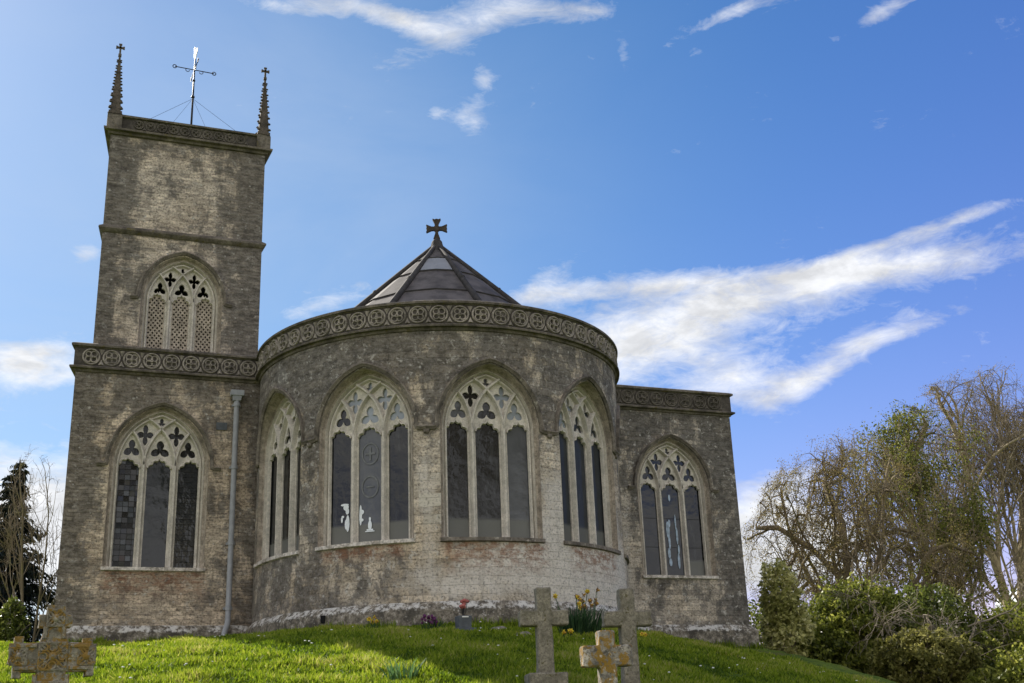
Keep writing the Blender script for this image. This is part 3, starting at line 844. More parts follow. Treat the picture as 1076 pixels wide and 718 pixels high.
def band(name, pts, length_place, m=M['trim']):
    par = sweep(name, pts, CORN+COPE[:0], m, church)
    ln, place = length_place
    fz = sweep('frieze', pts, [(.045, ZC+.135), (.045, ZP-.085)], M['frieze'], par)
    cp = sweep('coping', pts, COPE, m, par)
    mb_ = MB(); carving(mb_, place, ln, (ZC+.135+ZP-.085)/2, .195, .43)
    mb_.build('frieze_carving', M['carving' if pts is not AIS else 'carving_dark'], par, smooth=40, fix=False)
    return par


band('parapet', ARC, (RA*R(198), lambda s, z, d: ((RA+.047+d)*math.sin(s/RA-R(99)), YC-(RA+.047+d)*math.cos(s/RA-R(99)), z)))
band('parapet', TLOW, (4.0, lambda s, z, d: (TXL+.02+s, -.047-d, z)))
band('parapet', AIS, (4.2, lambda s, z, d: (4.1+s, -.047-d, z)))
for pts in (ARC, TLOW, AIS): sweep('plinth', pts, PLIN, M['plinth'], church)
# upper tower string course and parapet
UT = [(-7.40, 3.97), (-7.86, .29), (-4.18, .29), (-4.40, 3.97), (-7.40, 3.97)]
sweep('string_course', UT, [(-.01, 9.03), (.05, 9.06), (.09, 9.12), (.085, 9.16), (-.01, 9.24)], M['trim'], church)
tp = sweep('parapet', UT, [(-.01, 11.58), (.05, 11.60), (.07, 11.65), (.15, 11.67), (.155, 11.72), (.06, 11.76), (.04, 11.77)], M['trim'], church)
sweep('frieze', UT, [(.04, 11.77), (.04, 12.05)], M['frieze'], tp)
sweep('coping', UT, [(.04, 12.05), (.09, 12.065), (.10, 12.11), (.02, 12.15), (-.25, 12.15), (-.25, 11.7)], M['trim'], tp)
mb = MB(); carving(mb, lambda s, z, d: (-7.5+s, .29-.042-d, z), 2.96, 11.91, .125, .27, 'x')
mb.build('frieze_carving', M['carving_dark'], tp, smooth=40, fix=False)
for (px, py) in ((-7.80, .36), (-4.24, .36)):
    pk = MB(); pk.box((px, py, 11.90), (.34, .34, .36)); pk.build('pinnacle_pedestal', M['trim'], tp)
tr_ = MB(); tr_.box((-5.98, 2.13, 11.95), (2.75, 3.4, .08)); tr_.build('tower_roof', M['roofing'], church)


def pinnacle(px, py):
    p = empty('pinnacle', (px, py, 12.14), parent=church)
    s_ = MB(); s_.box((0, 0, .03), (.31, .31, .07)); s_.box((0, 0, .86), (.25, .25, 1.60), 0, (.16, .16)); s_.box((0, 0, 1.68), (.075, .075, .06)); s_.box((0, 0, 1.71), (.05, .05, .05))
    s_.build('spire', M['pinnacle'], p)
    for k in range(9):
        z = .14+k*.172; hw = .125*(1-.84*(z-.06)/1.6)
        for sx in (-1, 1):
            for sy in (-1, 1):
                cr = MB(); cr.ball((sx*(hw+.012), sy*(hw+.012), z), .040-.0018*k, (1.15, 1.15, .75), 6, 4); cr.build('crocket', M['pinnacle'], p, smooth=True)
    c_ = MB(); c_.box((0, 0, 1.86), (.045, .045, .28)); c_.box((0, 0, 1.90), (.19, .045, .045))
    for (x, z) in ((-.085, 1.90), (.085, 1.90), (0, 1.99)): c_.box((x, 0, z), (.035, .05, .07) if z < 1.95 else (.075, .05, .03))
    c_.build('cross', M['pinnacle'], p)


for px, py in ((-7.80, .36), (-4.24, .36)): pinnacle(px, py)

# cone roof: eight lead sheets, rolls on the seams
cr = MB(); apex = (0, YC, 9.26); RB, ZB = 3.2, 6.16
A8 = [-86.5+45*k for k in range(8)]
def conept(a_, f): # f: 0 eaves, 1 apex
    return (RB*(1-f)*math.sin(R(a_)), YC-RB*(1-f)*math.cos(R(a_)), ZB+(9.26-ZB)*f)
for k in range(8): cr.add([conept(A8[k], 0), conept(A8[k]+22.5, 0), conept(A8[k]+45, 0), apex], [(0, 1, 3), (1, 2, 3)])
cone = cr.build('cone_roof', M['lead'], church)
for k in range(8):
    mb = MB(); L = [conept(A8[k], f) for f in (0, .25, .5, .75, .97)]; mb.tube([(p[0]*1.0, p[1], p[2]+.035) for p in L], [.085, .08, .075, .065, .05], 6)
    mb.ball((L[2][0], L[2][1], L[2][2]+.05), .085, (1, 1, 1), 6, 4)
    mb.build('lead_roll', M['lead_roll'], cone, smooth=True)
for f in (.36, .62, .80):
    lap = MB()
    for k in range(8):
        L = [conept(A8[k]+45*i/2, f) for i in (0, 1, 2)]; lap.tube([(p[0]*1.004, YC+(p[1]-YC)*1.004, p[2]+.01) for p in L], .022, 5)
    lap.build('lead_lap', M['lead_roll'], cone)
nl = MB()
k0 = 1
P4 = [conept(A8[k0]+4, .63), conept(A8[k0]+22.5, .63), conept(A8[k0]+41, .63), conept(A8[k0]+41, .79), conept(A8[k0]+22.5, .79), conept(A8[k0]+4, .79)]
nl.add([(p[0]*1.012, YC+(p[1]-YC)*1.012, p[2]+.014) for p in P4], [(0, 1, 4, 5), (1, 2, 3, 4)]); nl.build('lead_patch', M['lead_new'], cone)
fc = MB(); fc.tube([(0, YC, 9.0), (0, YC, 9.22), (0, YC, 9.34), (0, YC, 9.42)], [.26, .16, .13, .06], 10); fc.build('finial_base', M['lead_roll'], cone, smooth=30)
# flared cross: each arm widens to a notched end
xc = MB(); arm = [(.045, .02), (.05, .13), (.105, .25), (.09, .265), (.05, .245), (.0, .262)]
prof = arm+[(-x, z) for x, z in reversed(arm[:-1])]
for k in range(4):
    a_ = k*math.pi/2; ca, sa = math.cos(a_), math.sin(a_)
    L = [(x*ca-z*sa, x*sa+z*ca) for x, z in prof]
    if k == 2: L = [(x*.8, z*1.12) for x, z in L]
    xc.prism(L, -.045+.001*k, .045-.001*k)
xc.box((0, 0, 0), (.12, .10, .12))
ca, sa = math.cos(R(-20)), math.sin(R(-20))
xc.map(lambda p: (p[0]*ca-p[1]*sa, YC+p[0]*sa+p[1]*ca, 9.70+p[2])); xc.build('roof_cross', M['iron_dark'], cone)

ar_ = MB(); ar_.add([(0, YC, 6.12)]+[(4.0*math.sin(R(a_)), YC-4.0*math.cos(R(a_)), 6.08) for a_ in range(-100, 101, 10)], [(0, i, i+1) for i in range(1, 21)]); ar_.build('apse_gutter', M['lead'], church, fix=False)
# windows
win = []
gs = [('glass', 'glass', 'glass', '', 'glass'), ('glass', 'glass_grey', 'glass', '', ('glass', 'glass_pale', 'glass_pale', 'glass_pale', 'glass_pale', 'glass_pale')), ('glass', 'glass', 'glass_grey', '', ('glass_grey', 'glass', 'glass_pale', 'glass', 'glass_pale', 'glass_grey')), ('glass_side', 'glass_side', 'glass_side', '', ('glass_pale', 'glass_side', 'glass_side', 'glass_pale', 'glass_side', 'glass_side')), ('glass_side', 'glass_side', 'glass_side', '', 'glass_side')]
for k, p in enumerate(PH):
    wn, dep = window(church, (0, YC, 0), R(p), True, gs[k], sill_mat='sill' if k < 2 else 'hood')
    win.append(wn)
window(church, (XTL, 0, 0), 0, False, ('glass_quarry', 'glass_plain', 'glass_plain', '', 'glass'), cames=(.118, None, .118), bossed=False)
wa, da = window(church, (XAI, 0, 0), 0, False, ('glass_plain', 'glass_plain', 'glass', 'bars', 'glass_plain'), bossed=False)
wb, db = window(church, (XBF, .29, 0), 0, False, None, bossed=False, spec=(*BF, .275, .195, .80), screen=True)


def engraving_and_light(parent, shapes, y, m='engrave'):
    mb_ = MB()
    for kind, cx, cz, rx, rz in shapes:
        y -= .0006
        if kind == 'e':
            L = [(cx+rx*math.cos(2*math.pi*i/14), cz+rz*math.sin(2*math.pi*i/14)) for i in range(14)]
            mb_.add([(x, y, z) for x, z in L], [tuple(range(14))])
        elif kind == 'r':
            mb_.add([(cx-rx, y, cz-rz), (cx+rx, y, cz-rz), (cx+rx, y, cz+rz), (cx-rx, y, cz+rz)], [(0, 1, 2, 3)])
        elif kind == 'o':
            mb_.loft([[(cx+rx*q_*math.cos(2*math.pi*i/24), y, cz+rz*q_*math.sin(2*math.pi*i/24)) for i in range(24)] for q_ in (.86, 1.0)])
    return mb_.build('engraving_and_light', M[m], parent, fix=False)


yg = -(RA*math.cos(.9/RA)-.02)+.16+.074
engraving_and_light(win[1], [('e', -.53, 2.05, .06, .07), ('e', -.56, 2.10, .09, .025), ('e', -.50, 1.97, .04, .07), ('e', -.62, 1.80, .022, .06), ('e', -.60, 1.86, .03, .025), ('e', -.49, 1.72, .04, .17), ('e', -.53, 1.70, .025, .10), ('e', -.205, 1.86, .03, .21), ('e', -.18, 1.92, .05, .05), ('e', -.17, 1.76, .03, .03), ('e', .0, 1.64, .042, .10), ('e', .0, 1.77, .025, .035), ('e', .0, 1.71, .02, .07), ('r', .0, 1.55, .07, .016), ('r', .0, 1.52, .10, .010)], yg)
engraving_and_light(win[1], [('o', .0, 3.10, .19, .23), ('o', .0, 2.42, .19, .23), ('r', 0, 3.10, .02, .14), ('r', 0, 3.10, .11, .02), ('r', 0, 2.42, .09, .015)], yg-.002, 'engrave_soft')
engraving_and_light(wa, [('e', -.02, 3.28, .03, .09), ('e', -.13, 2.45, .05, .22), ('e', -.11, 2.15, .03, .20), ('e', -.14, 1.85, .04, .14), ('e', -.08, 2.62, .03, .10), ('e', -.12, 1.62, .045, .10), ('e', .10, 2.65, .02, .20), ('e', .12, 2.30, .03, .22), ('e', .14, 1.95, .025, .12), ('e', .12, 1.66, .035, .20)], da+.074, 'far_window_light')  # daylight from the opposite windows painted as pale ovals on the pane

# downpipe
dp = empty('downpipe', (-4.68, 0, 0), parent=church)
h = MB(); h.box((0, -.13, 5.21), (.30, .20, .13)); h.box((0, -.13, 5.10), (.17, .13, .14), 0, (1.3, 1.3)); h.build('hopper_head', M['pipe'], dp, bevel=.008)
pp = MB(); pp.tube([(0, -.13, 5.08), (0, -.13, 2.6), (0, -.13, .18), (-.015, -.19, .05), (-.07, -.27, -.10), (-.10, -.32, -.22)], .062, 12); pp.build('pipe', M['pipe'], dp, smooth=40)
for z in (4.9, 3.45, 1.75, .35):
    c_ = MB(); c_.tube([(0, -.13, z), (0, -.13, z+.09)], .076, 12); c_.box((0, -.05, z+.045), (.20, .03, .05)); c_.build('pipe_collar', M['pipe'], dp)
# dark air vents and a slate tablet
v1 = MB(); a_ = R(-50)
v1.box((0, -(RA+.145), -.18), (.10, .03, .15)); v1.map(lambda p: (p[0]*math.cos(a_)-p[1]*math.sin(a_)+.0, YC+p[0]*math.sin(a_)+p[1]*math.cos(a_), p[2])); v1.build('air_vent', M['black'], church)
v2 = MB(); v2.box((-4.98, -.012, 4.45), (.24, .03, .17)); v2.build('slate_tablet', M['slate'], church)

# weather vane stands on the tower roof
vane = empty('weather_vane', (-5.85, 2.2, 11.99), 'iron weather vane with gilded cockerel and letter arms on top of the tower', 'weather vane')
p_ = MB(); p_.tube([(0, 0, 0), (0, 0, 2.0), (0, 0, 3.35)], [.03, .026, .015], 8); p_.ball((0, 0, 2.05), .05); p_.ball((0, 0, 2.55), .04); p_.build('mast', M['iron'], vane, smooth=True)
ar = MB()
for a_ in (0, math.pi/2):
    c_, s_ = math.cos(a_+.06), math.sin(a_+.06)
    ar.tube([(-.52*c_, -.52*s_, 2.88), (.52*c_, .52*s_, 2.88)], .014, 6)
    for q_ in (-1, 1):
        ar.tube([(q_*(.52+.05*math.cos(t_))*c_, q_*(.52+.05*math.cos(t_))*s_, 2.88+.05*math.sin(t_)) for t_ in np.linspace(0, 2*math.pi, 10)], .012, 5)
        ar.tube([(q_*(.18+.05*math.cos(t_))*c_, q_*(.18+.05*math.cos(t_))*s_, 2.84+.045*math.sin(t_)) for t_ in np.linspace(math.pi, 2.6*math.pi, 9)], .010, 5)
ar.build('direction_arm', M['iron'], vane, smooth=True)
ck = MB(); poly = [(-.02, 0), (.05, .02), (.12, .14), (.21, .17), (.25, .30), (.17, .27), (.08, .22), (.0, .24), (-.06, .36), (-.07, .42), (-.11, .43), (-.15, .38), (-.12, .34), (-.11, .22), (-.08, .08)]
poly = [(x_*.6, z_) for x_, z_ in poly]; ck.prism(poly, -.015, .015); a_ = R(-76); ck.map(lambda p: (p[0]*math.cos(a_)-p[1]*math.sin(a_), p[0]*math.sin(a_)+p[1]*math.cos(a_), p[2]+3.2)); ck.build('cockerel', M['gilt'], vane, bevel=.006)
gw = MB()
for (x, y) in ((-1.5, -1.5), (1.4, -1.5), (1.4, 1.5), (-1.5, 1.5)): gw.tube([(0, 0, 2.0), (x, y, .1)], .004, 4)
gw.build('stay_wire', M['iron'], vane)


# ------------------------------------------------------------------ graves
def cross_poly(aw, span, top, bot, az, at):
    """outline of a latin cross: arm width, span, top z, bottom z, arm centre z, arm thickness"""
    w_, s_, h_ = aw/2, span/2, at/2
    return [(-w_, bot), (w_, bot), (w_*.92, az-h_), (s_, az-h_), (s_, az+h_), (w_*.92, az+h_), (w_*.92, top), (-w_*.92, top), (-w_*.92, az+h_), (-s_, az+h_), (-s_, az-h_), (-w_*.92, az-h_)]


def roughen(o, amt, sc, sub=2):
    bm = bmesh.new(); bm.from_mesh(o.data)
    bmesh.ops.triangulate(bm, faces=bm.faces)
    bmesh.ops.subdivide_edges(bm, edges=[e for e in bm.edges if e.calc_length() > .06], cuts=sub, use_grid_fill=True)
    for v in bm.verts:
        n_ = noise.noise_vector(v.co*sc); v.co += Vector(n_)*amt
    bm.to_mesh(o.data); bm.free()


def granite_cross(x, y, ztop, label, rz, step2):
    zb = gz(x, y); g = empty('granite_cross', (x, y, zb), label, 'grave cross', 'matching granite crosses', rz)
    H = ztop-zb
    c_ = MB(); c_.prism(cross_poly(.185, .56, H, .17, H-.34, .17), -.085, .085); o_ = c_.build('cross', M['granite'], g, bevel=.012); roughen(o_, .010, 14)
    b1 = MB(); b1.box((0, 0, .095), (.44, .38, .18)); o_ = b1.build('plinth_block', M['granite'], g, bevel=.015); roughen(o_, .012, 9)
    b2 = MB(); b2.box((.02, 0, -.05), (.62, .55, .12)); o_ = b2.build('base_step', M['granite'], g, bevel=.015); roughen(o_, .012, 9)
    return g


granite_cross(-3.0, -13.71, -.854, 'tall rough grey granite cross on a stone block, left of the daffodils', R(-12), False)
granite_cross(-2.05, -13.92, -.882, 'rough grey granite cross standing behind the orange lichened cross', R(-12), True)
x, y = -3.06, -15.43; zb = gz(x, y); H = -1.49-zb
g = empty('marble_cross', (x, y, zb), 'small white and orange lichened cross in front of the right granite cross', 'grave cross', None, R(-12))
c_ = MB(); c_.prism(cross_poly(.175, .50, H, -.12, H-.245, .205), -.09, .09); o_ = c_.build('cross', M['marblex'], g, bevel=.014); roughen(o_, .007, 11)

# celtic cross with stepped, crossleted arms and carved interlace
x, y = -8.225, -17.26; zb = gz(x, y); H = -1.46-zb
g = empty('carved_cross', (x+.02, y, zb), 'ornate old carved stone cross covered in yellow lichen in the left foreground', 'grave cross', None, R(3))
az = H-.36
body = MB()
cross = [(-.13, -.1), (.13, -.1), (.115, az-.10), (.27, az-.10), (.27, az-.135), (.335, az-.135), (.335, az-.04), (.345, az-.04), (.345, az+.085), (.31, az+.085), (.31, az+.125), (.235, az+.125), (.235, az+.09), (.115, az+.09), (.095, az+.125), (.075, az+.20), (.13, az+.20), (.13, az+.285), (.075, az+.285), (.075, az+.35), (-.075, az+.35), (-.075, az+.285), (-.13, az+.285), (-.13, az+.20), (-.075, az+.20), (-.095, az+.125), (-.115, az+.09), (-.235, az+.09), (-.235, az+.135), (-.31, az+.135), (-.31, az+.085), (-.345, az+.085), (-.345, az-.04), (-.30, az-.04), (-.30, az-.145), (-.235, az-.145), (-.235, az-.10), (-.115, az-.10)]
cross = [(x_*.82, z_) for x_, z_ in cross]; body.prism(cross, -.075, .075); o_ = body.build('cross', M['celtic'], g, bevel=.010); roughen(o_, .010, 12)
kn = MB()
def knot(cx, cz, s_, n_=3):
    for i in range(n_):
        for j in range(n_):
            px_, pz_ = cx+(i-(n_-1)/2)*s_, cz+(j-(n_-1)/2)*s_
            kn.tube([(px_+s_*.42*math.cos(t_), -.078, pz_+s_*.42*math.sin(t_)) for t_ in np.linspace(0, 2*math.pi, 11)], .0085, 5)
    e = n_*s_/2
    for (u0, v0, u1, v1) in ((-e, -e, e, e), (-e, e, e, -e), (-e, -e, e, -e), (e, -e, e, e), (e, e, -e, e), (-e, e, -e, -e)): kn.tube([(cx+u0, -.079, cz+v0), (cx+u1, -.079, cz+v1)], .008, 5)
knot(0, az, .06, 3); knot(-.222, az, .055, 2); knot(.222, az, .055, 2); knot(0, az+.26, .055, 2); knot(0, az-.28, .06, 3); knot(0, az-.46, .06, 3)
for (x0, z0, x1, z1) in ((-.105, az-.12, -.105, 0), (.105, az-.12, .105, 0), (-.24, az-.08, -.11, az-.08), (.11, az-.08, .24, az-.08), (-.24, az+.07, -.11, az+.07), (.11, az+.07, .24, az+.07), (-.06, az+.12, -.06, az+.2), (.06, az+.12, .06, az+.2), (-.1, az-.18, .1, az-.18), (-.1, az-.37, .1, az-.37)): kn.tube([(x0, -.075, z0), (x1, -.075, z1)], .016, 6)
for (bx, bz) in ((-.222, az), (.222, az), (0, az), (0, az+.26), (0, az-.28)): kn.ball((bx, -.078, bz), .030, (1, .6, 1), 8, 6)
kn.build('carved_interlace', M['celtic'], g, smooth=40)

# slate vase with flowers by the apse wall
VX, VY = -1.78, -7.3
zb = gz(VX, VY)
vs = empty('memorial_vase', (VX, VY, zb), 'small square grey slate memorial vase with salmon pink flowers by the apse wall', 'vase')
b_ = MB(); b_.box((0, 0, .02), (.36, .30, .07)); b_.build('vase_foot', M['slate'], vs, bevel=.008)
b_ = MB(); b_.box((0, 0, .155), (.22, .20, .20), 0, (1.08, 1.08)); b_.build('vase_body', M['slate'], vs, bevel=.008)
b_ = MB(); b_.box((0, -.112, .235), (.11, .008, .02)); b_.build('name_strip', M['petal_white'], vs)
fl = MB(); stm = MB()
for k in range(9):
    a_ = random.random()*6.28; r_ = random.random()*.09; h_ = .36+random.random()*.16; p = (r_*math.cos(a_), r_*math.sin(a_)*.6, h_)
    stm = MB(); stm.tube([(0, 0, .24), (p[0]*.6, p[1]*.6, .32), p], .005, 4); stm.build('stem', M['iron'], vs)
    fl = MB(); fl.ball(p, .038, (1, .8, .8), 9, 6); o_ = fl.build('flower_head', M['pink'], vs, smooth=True); roughen(o_, .012, 40, 1)


# ------------------------------------------------------------------ leaves and plants
def quads(C, N, L, W, rnd):
    """one leaf quad per centre: C centres, N directions of length, L lengths, W widths"""
    n = len(C); s_ = np.cross(N, RNG.normal(size=(n, 3))); s_ /= np.linalg.norm(s_, axis=1)[:, None]+1e-9
    a_ = C-N*L[:, None]*.5; e_ = C+N*L[:, None]*.5; m_ = C+np.cross(N, s_)*L[:, None]*.08
    V = np.stack([a_, m_+s_*W[:, None]*.5, e_, m_-s_*W[:, None]*.5], 1).reshape(-1, 3)
    return V, np.arange(4*n).reshape(n, 4), rnd


def unit(n): v_ = RNG.normal(size=(n, 3)); return v_/np.linalg.norm(v_, axis=1)[:, None]


def straps(mb_list, n, r0, h0, h1, w_, lean, base=(0, 0, 0)):
    """bent strap leaves growing out of a clump"""
    V = []; F = []; A = []
    for i in range(n):
        a_ = RNG.random()*6.28; rr = r0*math.sqrt(RNG.random()); h_ = h0+(h1-h0)*RNG.random(); ln = lean*(.3+RNG.random()); ww = w_*(.7+.6*RNG.random())
        bx, by = rr*math.cos(a_), rr*math.sin(a_); d = np.array([math.cos(a_+RNG.normal()*.5), math.sin(a_+RNG.normal()*.5), 0]); sd = np.array([-d[1], d[0], 0])
        th = RNG.random()*3.14; sd = np.array([math.cos(th), math.sin(th), 0])
        k = len(V)
        for j, f in enumerate((0, .35, .7, 1)):
            p = np.array([bx, by, -.03])+d*ln*h_*f*f+np.array([0, 0, h_*(f-.25*ln*f*f)])
            hw = ww*(.5, .5, .38, .04)[j]; V += [p-sd*hw, p+sd*hw]
        for j in range(3): F.append((k+2*j, k+2*j+1, k+2*j+3, k+2*j+2)); A.append(RNG.random())
    return np.array(V), np.array(F), np.array(A)


PET = {}


def petal_mesh(col):
    if col not in PET:
        f_ = MB(); f_.ball((0, -.02, 0), .022, (1, .5, 1), 8, 5)
        ring = [[(r_*(1+.22*math.cos(6*t_))*math.cos(t_), -.02+d_, r_*(1+.22*math.cos(6*t_))*math.sin(t_)) for t_ in np.linspace(0, 2*math.pi, 36, endpoint=False)] for r_, d_ in ((.010, .004), (.028, -.002), (.042, .006), (.010, .010))]
        f_ = MB(); f_.loft(ring); o_ = f_.build('flower_head', M[col], None, smooth=True); PET[col] = o_.data; bpy.data.objects.remove(o_)
    return PET[col]


def trumpet_mesh():
    if 't' not in PET:
        f_ = MB(); f_.tube([(0, -.02, 0), (0, -.045, 0), (0, -.055, 0)], [.014, .016, .022], 8); o_ = f_.build('flower_trumpet', M['orange'], None, smooth=True); PET['t'] = o_.data; bpy.data.objects.remove(o_)
    return PET['t']


def daffodils(name, x, y, n, r0, h0, h1, heads, label, lm='strap_leaf', grp=None, fcol='yellow'):
    e_ = empty(name, (x, y, gz(x, y)), label, 'flowers', grp)
    V, F, A = straps(None, n, r0, h0, h1, .022, .45)
    big_mesh('leaf_tuft', V, F, M[lm], e_, A)
    if heads:
        fl = MB(); tp_ = MB(); st_ = MB()
        for k in range(heads):
            a_ = RNG.random()*6.28; rr = r0*1.15*math.sqrt(RNG.random()); h_ = h1*(.75+.5*RNG.random()); p = (rr*math.cos(a_)*1.2, rr*math.sin(a_)*1.2-.05, h_)
            st_.tube([(p[0]*.6, p[1]*.6, 0), (p[0]*.8, p[1]*.8, h_*.6), p], .006, 4)
            st_.build('stem', M['strap_solid'], e_); st_ = MB()
            h0 = bpy.data.objects.new('flower_head', petal_mesh(fcol)); COL.objects.link(h0); h0.parent = e_; h0.location = p; h0.rotation_euler = (RNG.normal()*.4, RNG.normal()*.4, RNG.normal()*.7)
            h1_ = bpy.data.objects.new('flower_trumpet', trumpet_mesh()); COL.objects.link(h1_); h1_.parent = h0
    return e_


M['strap_solid'] = simple('green stem', (.03, .075, .02), .6, 0, .2)
M['brownpetal'] = simple('faded daffodil petals', (.20, .12, .055), .7, 0, .3)
daffodils('daffodil_clump', .05, -7.7, 190, .24, .35, .62, 5, 'tall dark green daffodil clump with yellow blooms between the granite crosses')
daffodils('faded_daffodils', .42, -7.45, 90, .24, .35, .62, 12, 'faded brownish daffodils rising at the back of the tall dark clump', fcol='brownpetal')
daffodils('daffodil_leaves', -4.35, -12.6, 60, .17, .16, .32, 0, 'loose pale green tuft of daffodil leaves alone on the lawn edge of sunlight', 'strap_leaf_pale', fcol='petal_white')
daffodils('daffodil_leaves', -7.66, -16.6, 50, .13, .14, .26, 1, 'green daffodil leaves beside the carved lichened cross', 'strap_leaf')
daffodils('primrose_clump', -.35, -8.3, 30, .14, .06, .13, 3, 'low yellow flower clump just left of the tall daffodils')
daffodils('primrose_clump', 1.9, -6.6, 24, .12, .06, .14, 4, 'low yellow flower clump right of the right granite cross')
daffodils('primrose_clump', -3.0, -5.7, 40, .16, .08, .2, 4, 'small yellow flowers by the apse plinth, left of the purple flowers', fcol='yellow')
e_ = empty('heather_clump', (-2.12, -6.6, gz(-2.12, -6.6)), 'low purple flower clump beside the slate vase', 'flowers')
V, F, A = straps(None, 70, .2, .12, .28, .02, .5); big_mesh('leaf_tuft', V, F, M['strap_leaf'], e_, A)
for k in range(22):
    a_ = RNG.random()*6.28; rr = .15*math.sqrt(RNG.random()); fl = MB(); fl.ball((0, 0, 0), .028, (1, 1, 1), 6, 4) if k == 0 else None
    if k == 0: ph = fl.build('flower_head', M['purple'], e_, smooth=True)
    else: ph = ph.copy(); COL.objects.link(ph)
    ph.location = (rr*math.cos(a_)-.06, rr*math.sin(a_)-.04, .14+.15*RNG.random())
for (x, y, s_, lb) in ((-1.0, -6.9, .14, 'small grey lichened stone half sunk in grass right of the vase'), (-.95, -7.9, .13, 'flat pale stone lying in the grass below the apse')):
    st_ = MB(); st_.ball((0, 0, 0), s_, (1.5, 1, .55), 10, 7); o_ = st_.build('garden_stone', M['granite'], None, smooth=True, loc=(x, y, gz(x, y)+.02)); roughen(o_, .03, 6, 1); tag(o_, lb, 'stone')

# grass: blades over the slope that the photograph shows
def grass(n):
    xs = []; ys = []
    while sum(len(a) for a in xs) < n:
        d = 9.5+17*RNG.random(60000)**1.25; az = R(-6)+R(47)*RNG.random(60000)
        x = CAM.x+d*np.sin(az); y = CAM.y+d*np.cos(az); ok = outside(x, y, .04) & (y < 1.5)
        xs.append(x[ok]); ys.append(y[ok])
    x = np.concatenate(xs)[:n]; y = np.concatenate(ys)[:n]; z = gzv(x, y)
    d = np.hypot(x-CAM.x, y-CAM.y)
    cl = np.array([noise.noise(Vector((a*1.7, b*1.7, 5))) for a, b in zip(x, y)])
    cl2 = np.array([noise.noise(Vector((a*.5, b*.5, 9))) for a, b in zip(x, y)])
    h_ = (.035+.042*RNG.random(n))*(1+.7*cl+.4*cl2); wd = .006+.0007*d
    a_ = RNG.random(n)*6.283; tx, ty = np.cos(a_)*wd, np.sin(a_)*wd
    ln = RNG.normal(size=(n, 2))*(h_*.55)[:, None]
    V = np.stack([np.stack([x-tx, y-ty, z-.01], 1), np.stack([x+tx, y+ty, z-.01], 1), np.stack([x+ln[:, 0], y+ln[:, 1], z+h_], 1)], 1).reshape(-1, 3)
    rn = np.clip(.42+.45*cl+.5*cl2+RNG.normal(size=n)*.22, 0, 1)
    return tag(big_mesh('grass', V, np.arange(3*n).reshape(n, 3), M['grass'], None, rn), 'green lawn grass with tufts on the churchyard slope', 'grass', kind='stuff')


grass(330000)
fx = []; fy = []
for k in range(9000):
    u_ = random.random(); d_ = abs(random.gauss(0, .16))+.16
    if u_ < .30: a_, b_ = -8.2+4.2*random.random(), -d_
    elif u_ < .80: th = R(-95+190*random.random()); a_, b_ = (RA+d_)*math.sin(th), YC-(RA+d_)*math.cos(th)
    elif u_ < .93: a_, b_ = 4+4.5*random.random(), -d_
    else:
        cx_, cy_ = random.choice(((-3.0, -13.71), (-2.05, -13.92), (-3.06, -15.43), (-8.2, -17.26), (VX, VY))); th = random.random()*6.28; a_, b_ = cx_+(.22+d_*.6)*math.cos(th), cy_+(.2+d_*.6)*math.sin(th)
    if noise.noise(Vector((a_*1.3, b_*1.3, 7))) > -.18: fx.append(a_); fy.append(b_)
fx = np.array(fx); fy = np.array(fy); ok = outside(fx, fy, .0); fx = fx[ok]; fy = fy[ok]; n_ = len(fx); fz = gzv(fx, fy)
h_ = .07+.13*RNG.random(n_); a_ = RNG.random(n_)*6.283; wd = .012; ln = RNG.normal(size=(n_, 2))*.05
V = np.stack([np.stack([fx-np.cos(a_)*wd, fy-np.sin(a_)*wd, fz-.02], 1), np.stack([fx+np.cos(a_)*wd, fy+np.sin(a_)*wd, fz-.02], 1), np.stack([fx+ln[:, 0], fy+ln[:, 1], fz+h_], 1)], 1).reshape(-1, 3)
tag(big_mesh('long_grass', V, np.arange(3*n_).reshape(n_, 3), M['grass'], None, np.clip(.3+.2*RNG.normal(size=n_), 0, 1)), 'longer unmown grass at the foot of the walls and crosses', 'grass', kind='stuff')
ds = MB()
for k in range(260):
    d = 11+12*random.random(); az_ = R(-3+42*random.random()); x = CAM.x+d*math.sin(az_); y = CAM.y+d*math.cos(az_)
    if not bool(outside(np.array(x), np.array(y), .3)) or noise.noise(Vector((x*.6, y*.6, 2))) < -.05: continue
    r_ = .010+.012*random.random(); ds.ball((x, y, gz(x, y)+.06+.03*random.random()), r_, (1, 1, .5), 6, 4)
tag(ds.build('daisies', M['petal_white'], None), 'scattered small white daisies in the lawn', 'daisies', kind='stuff')


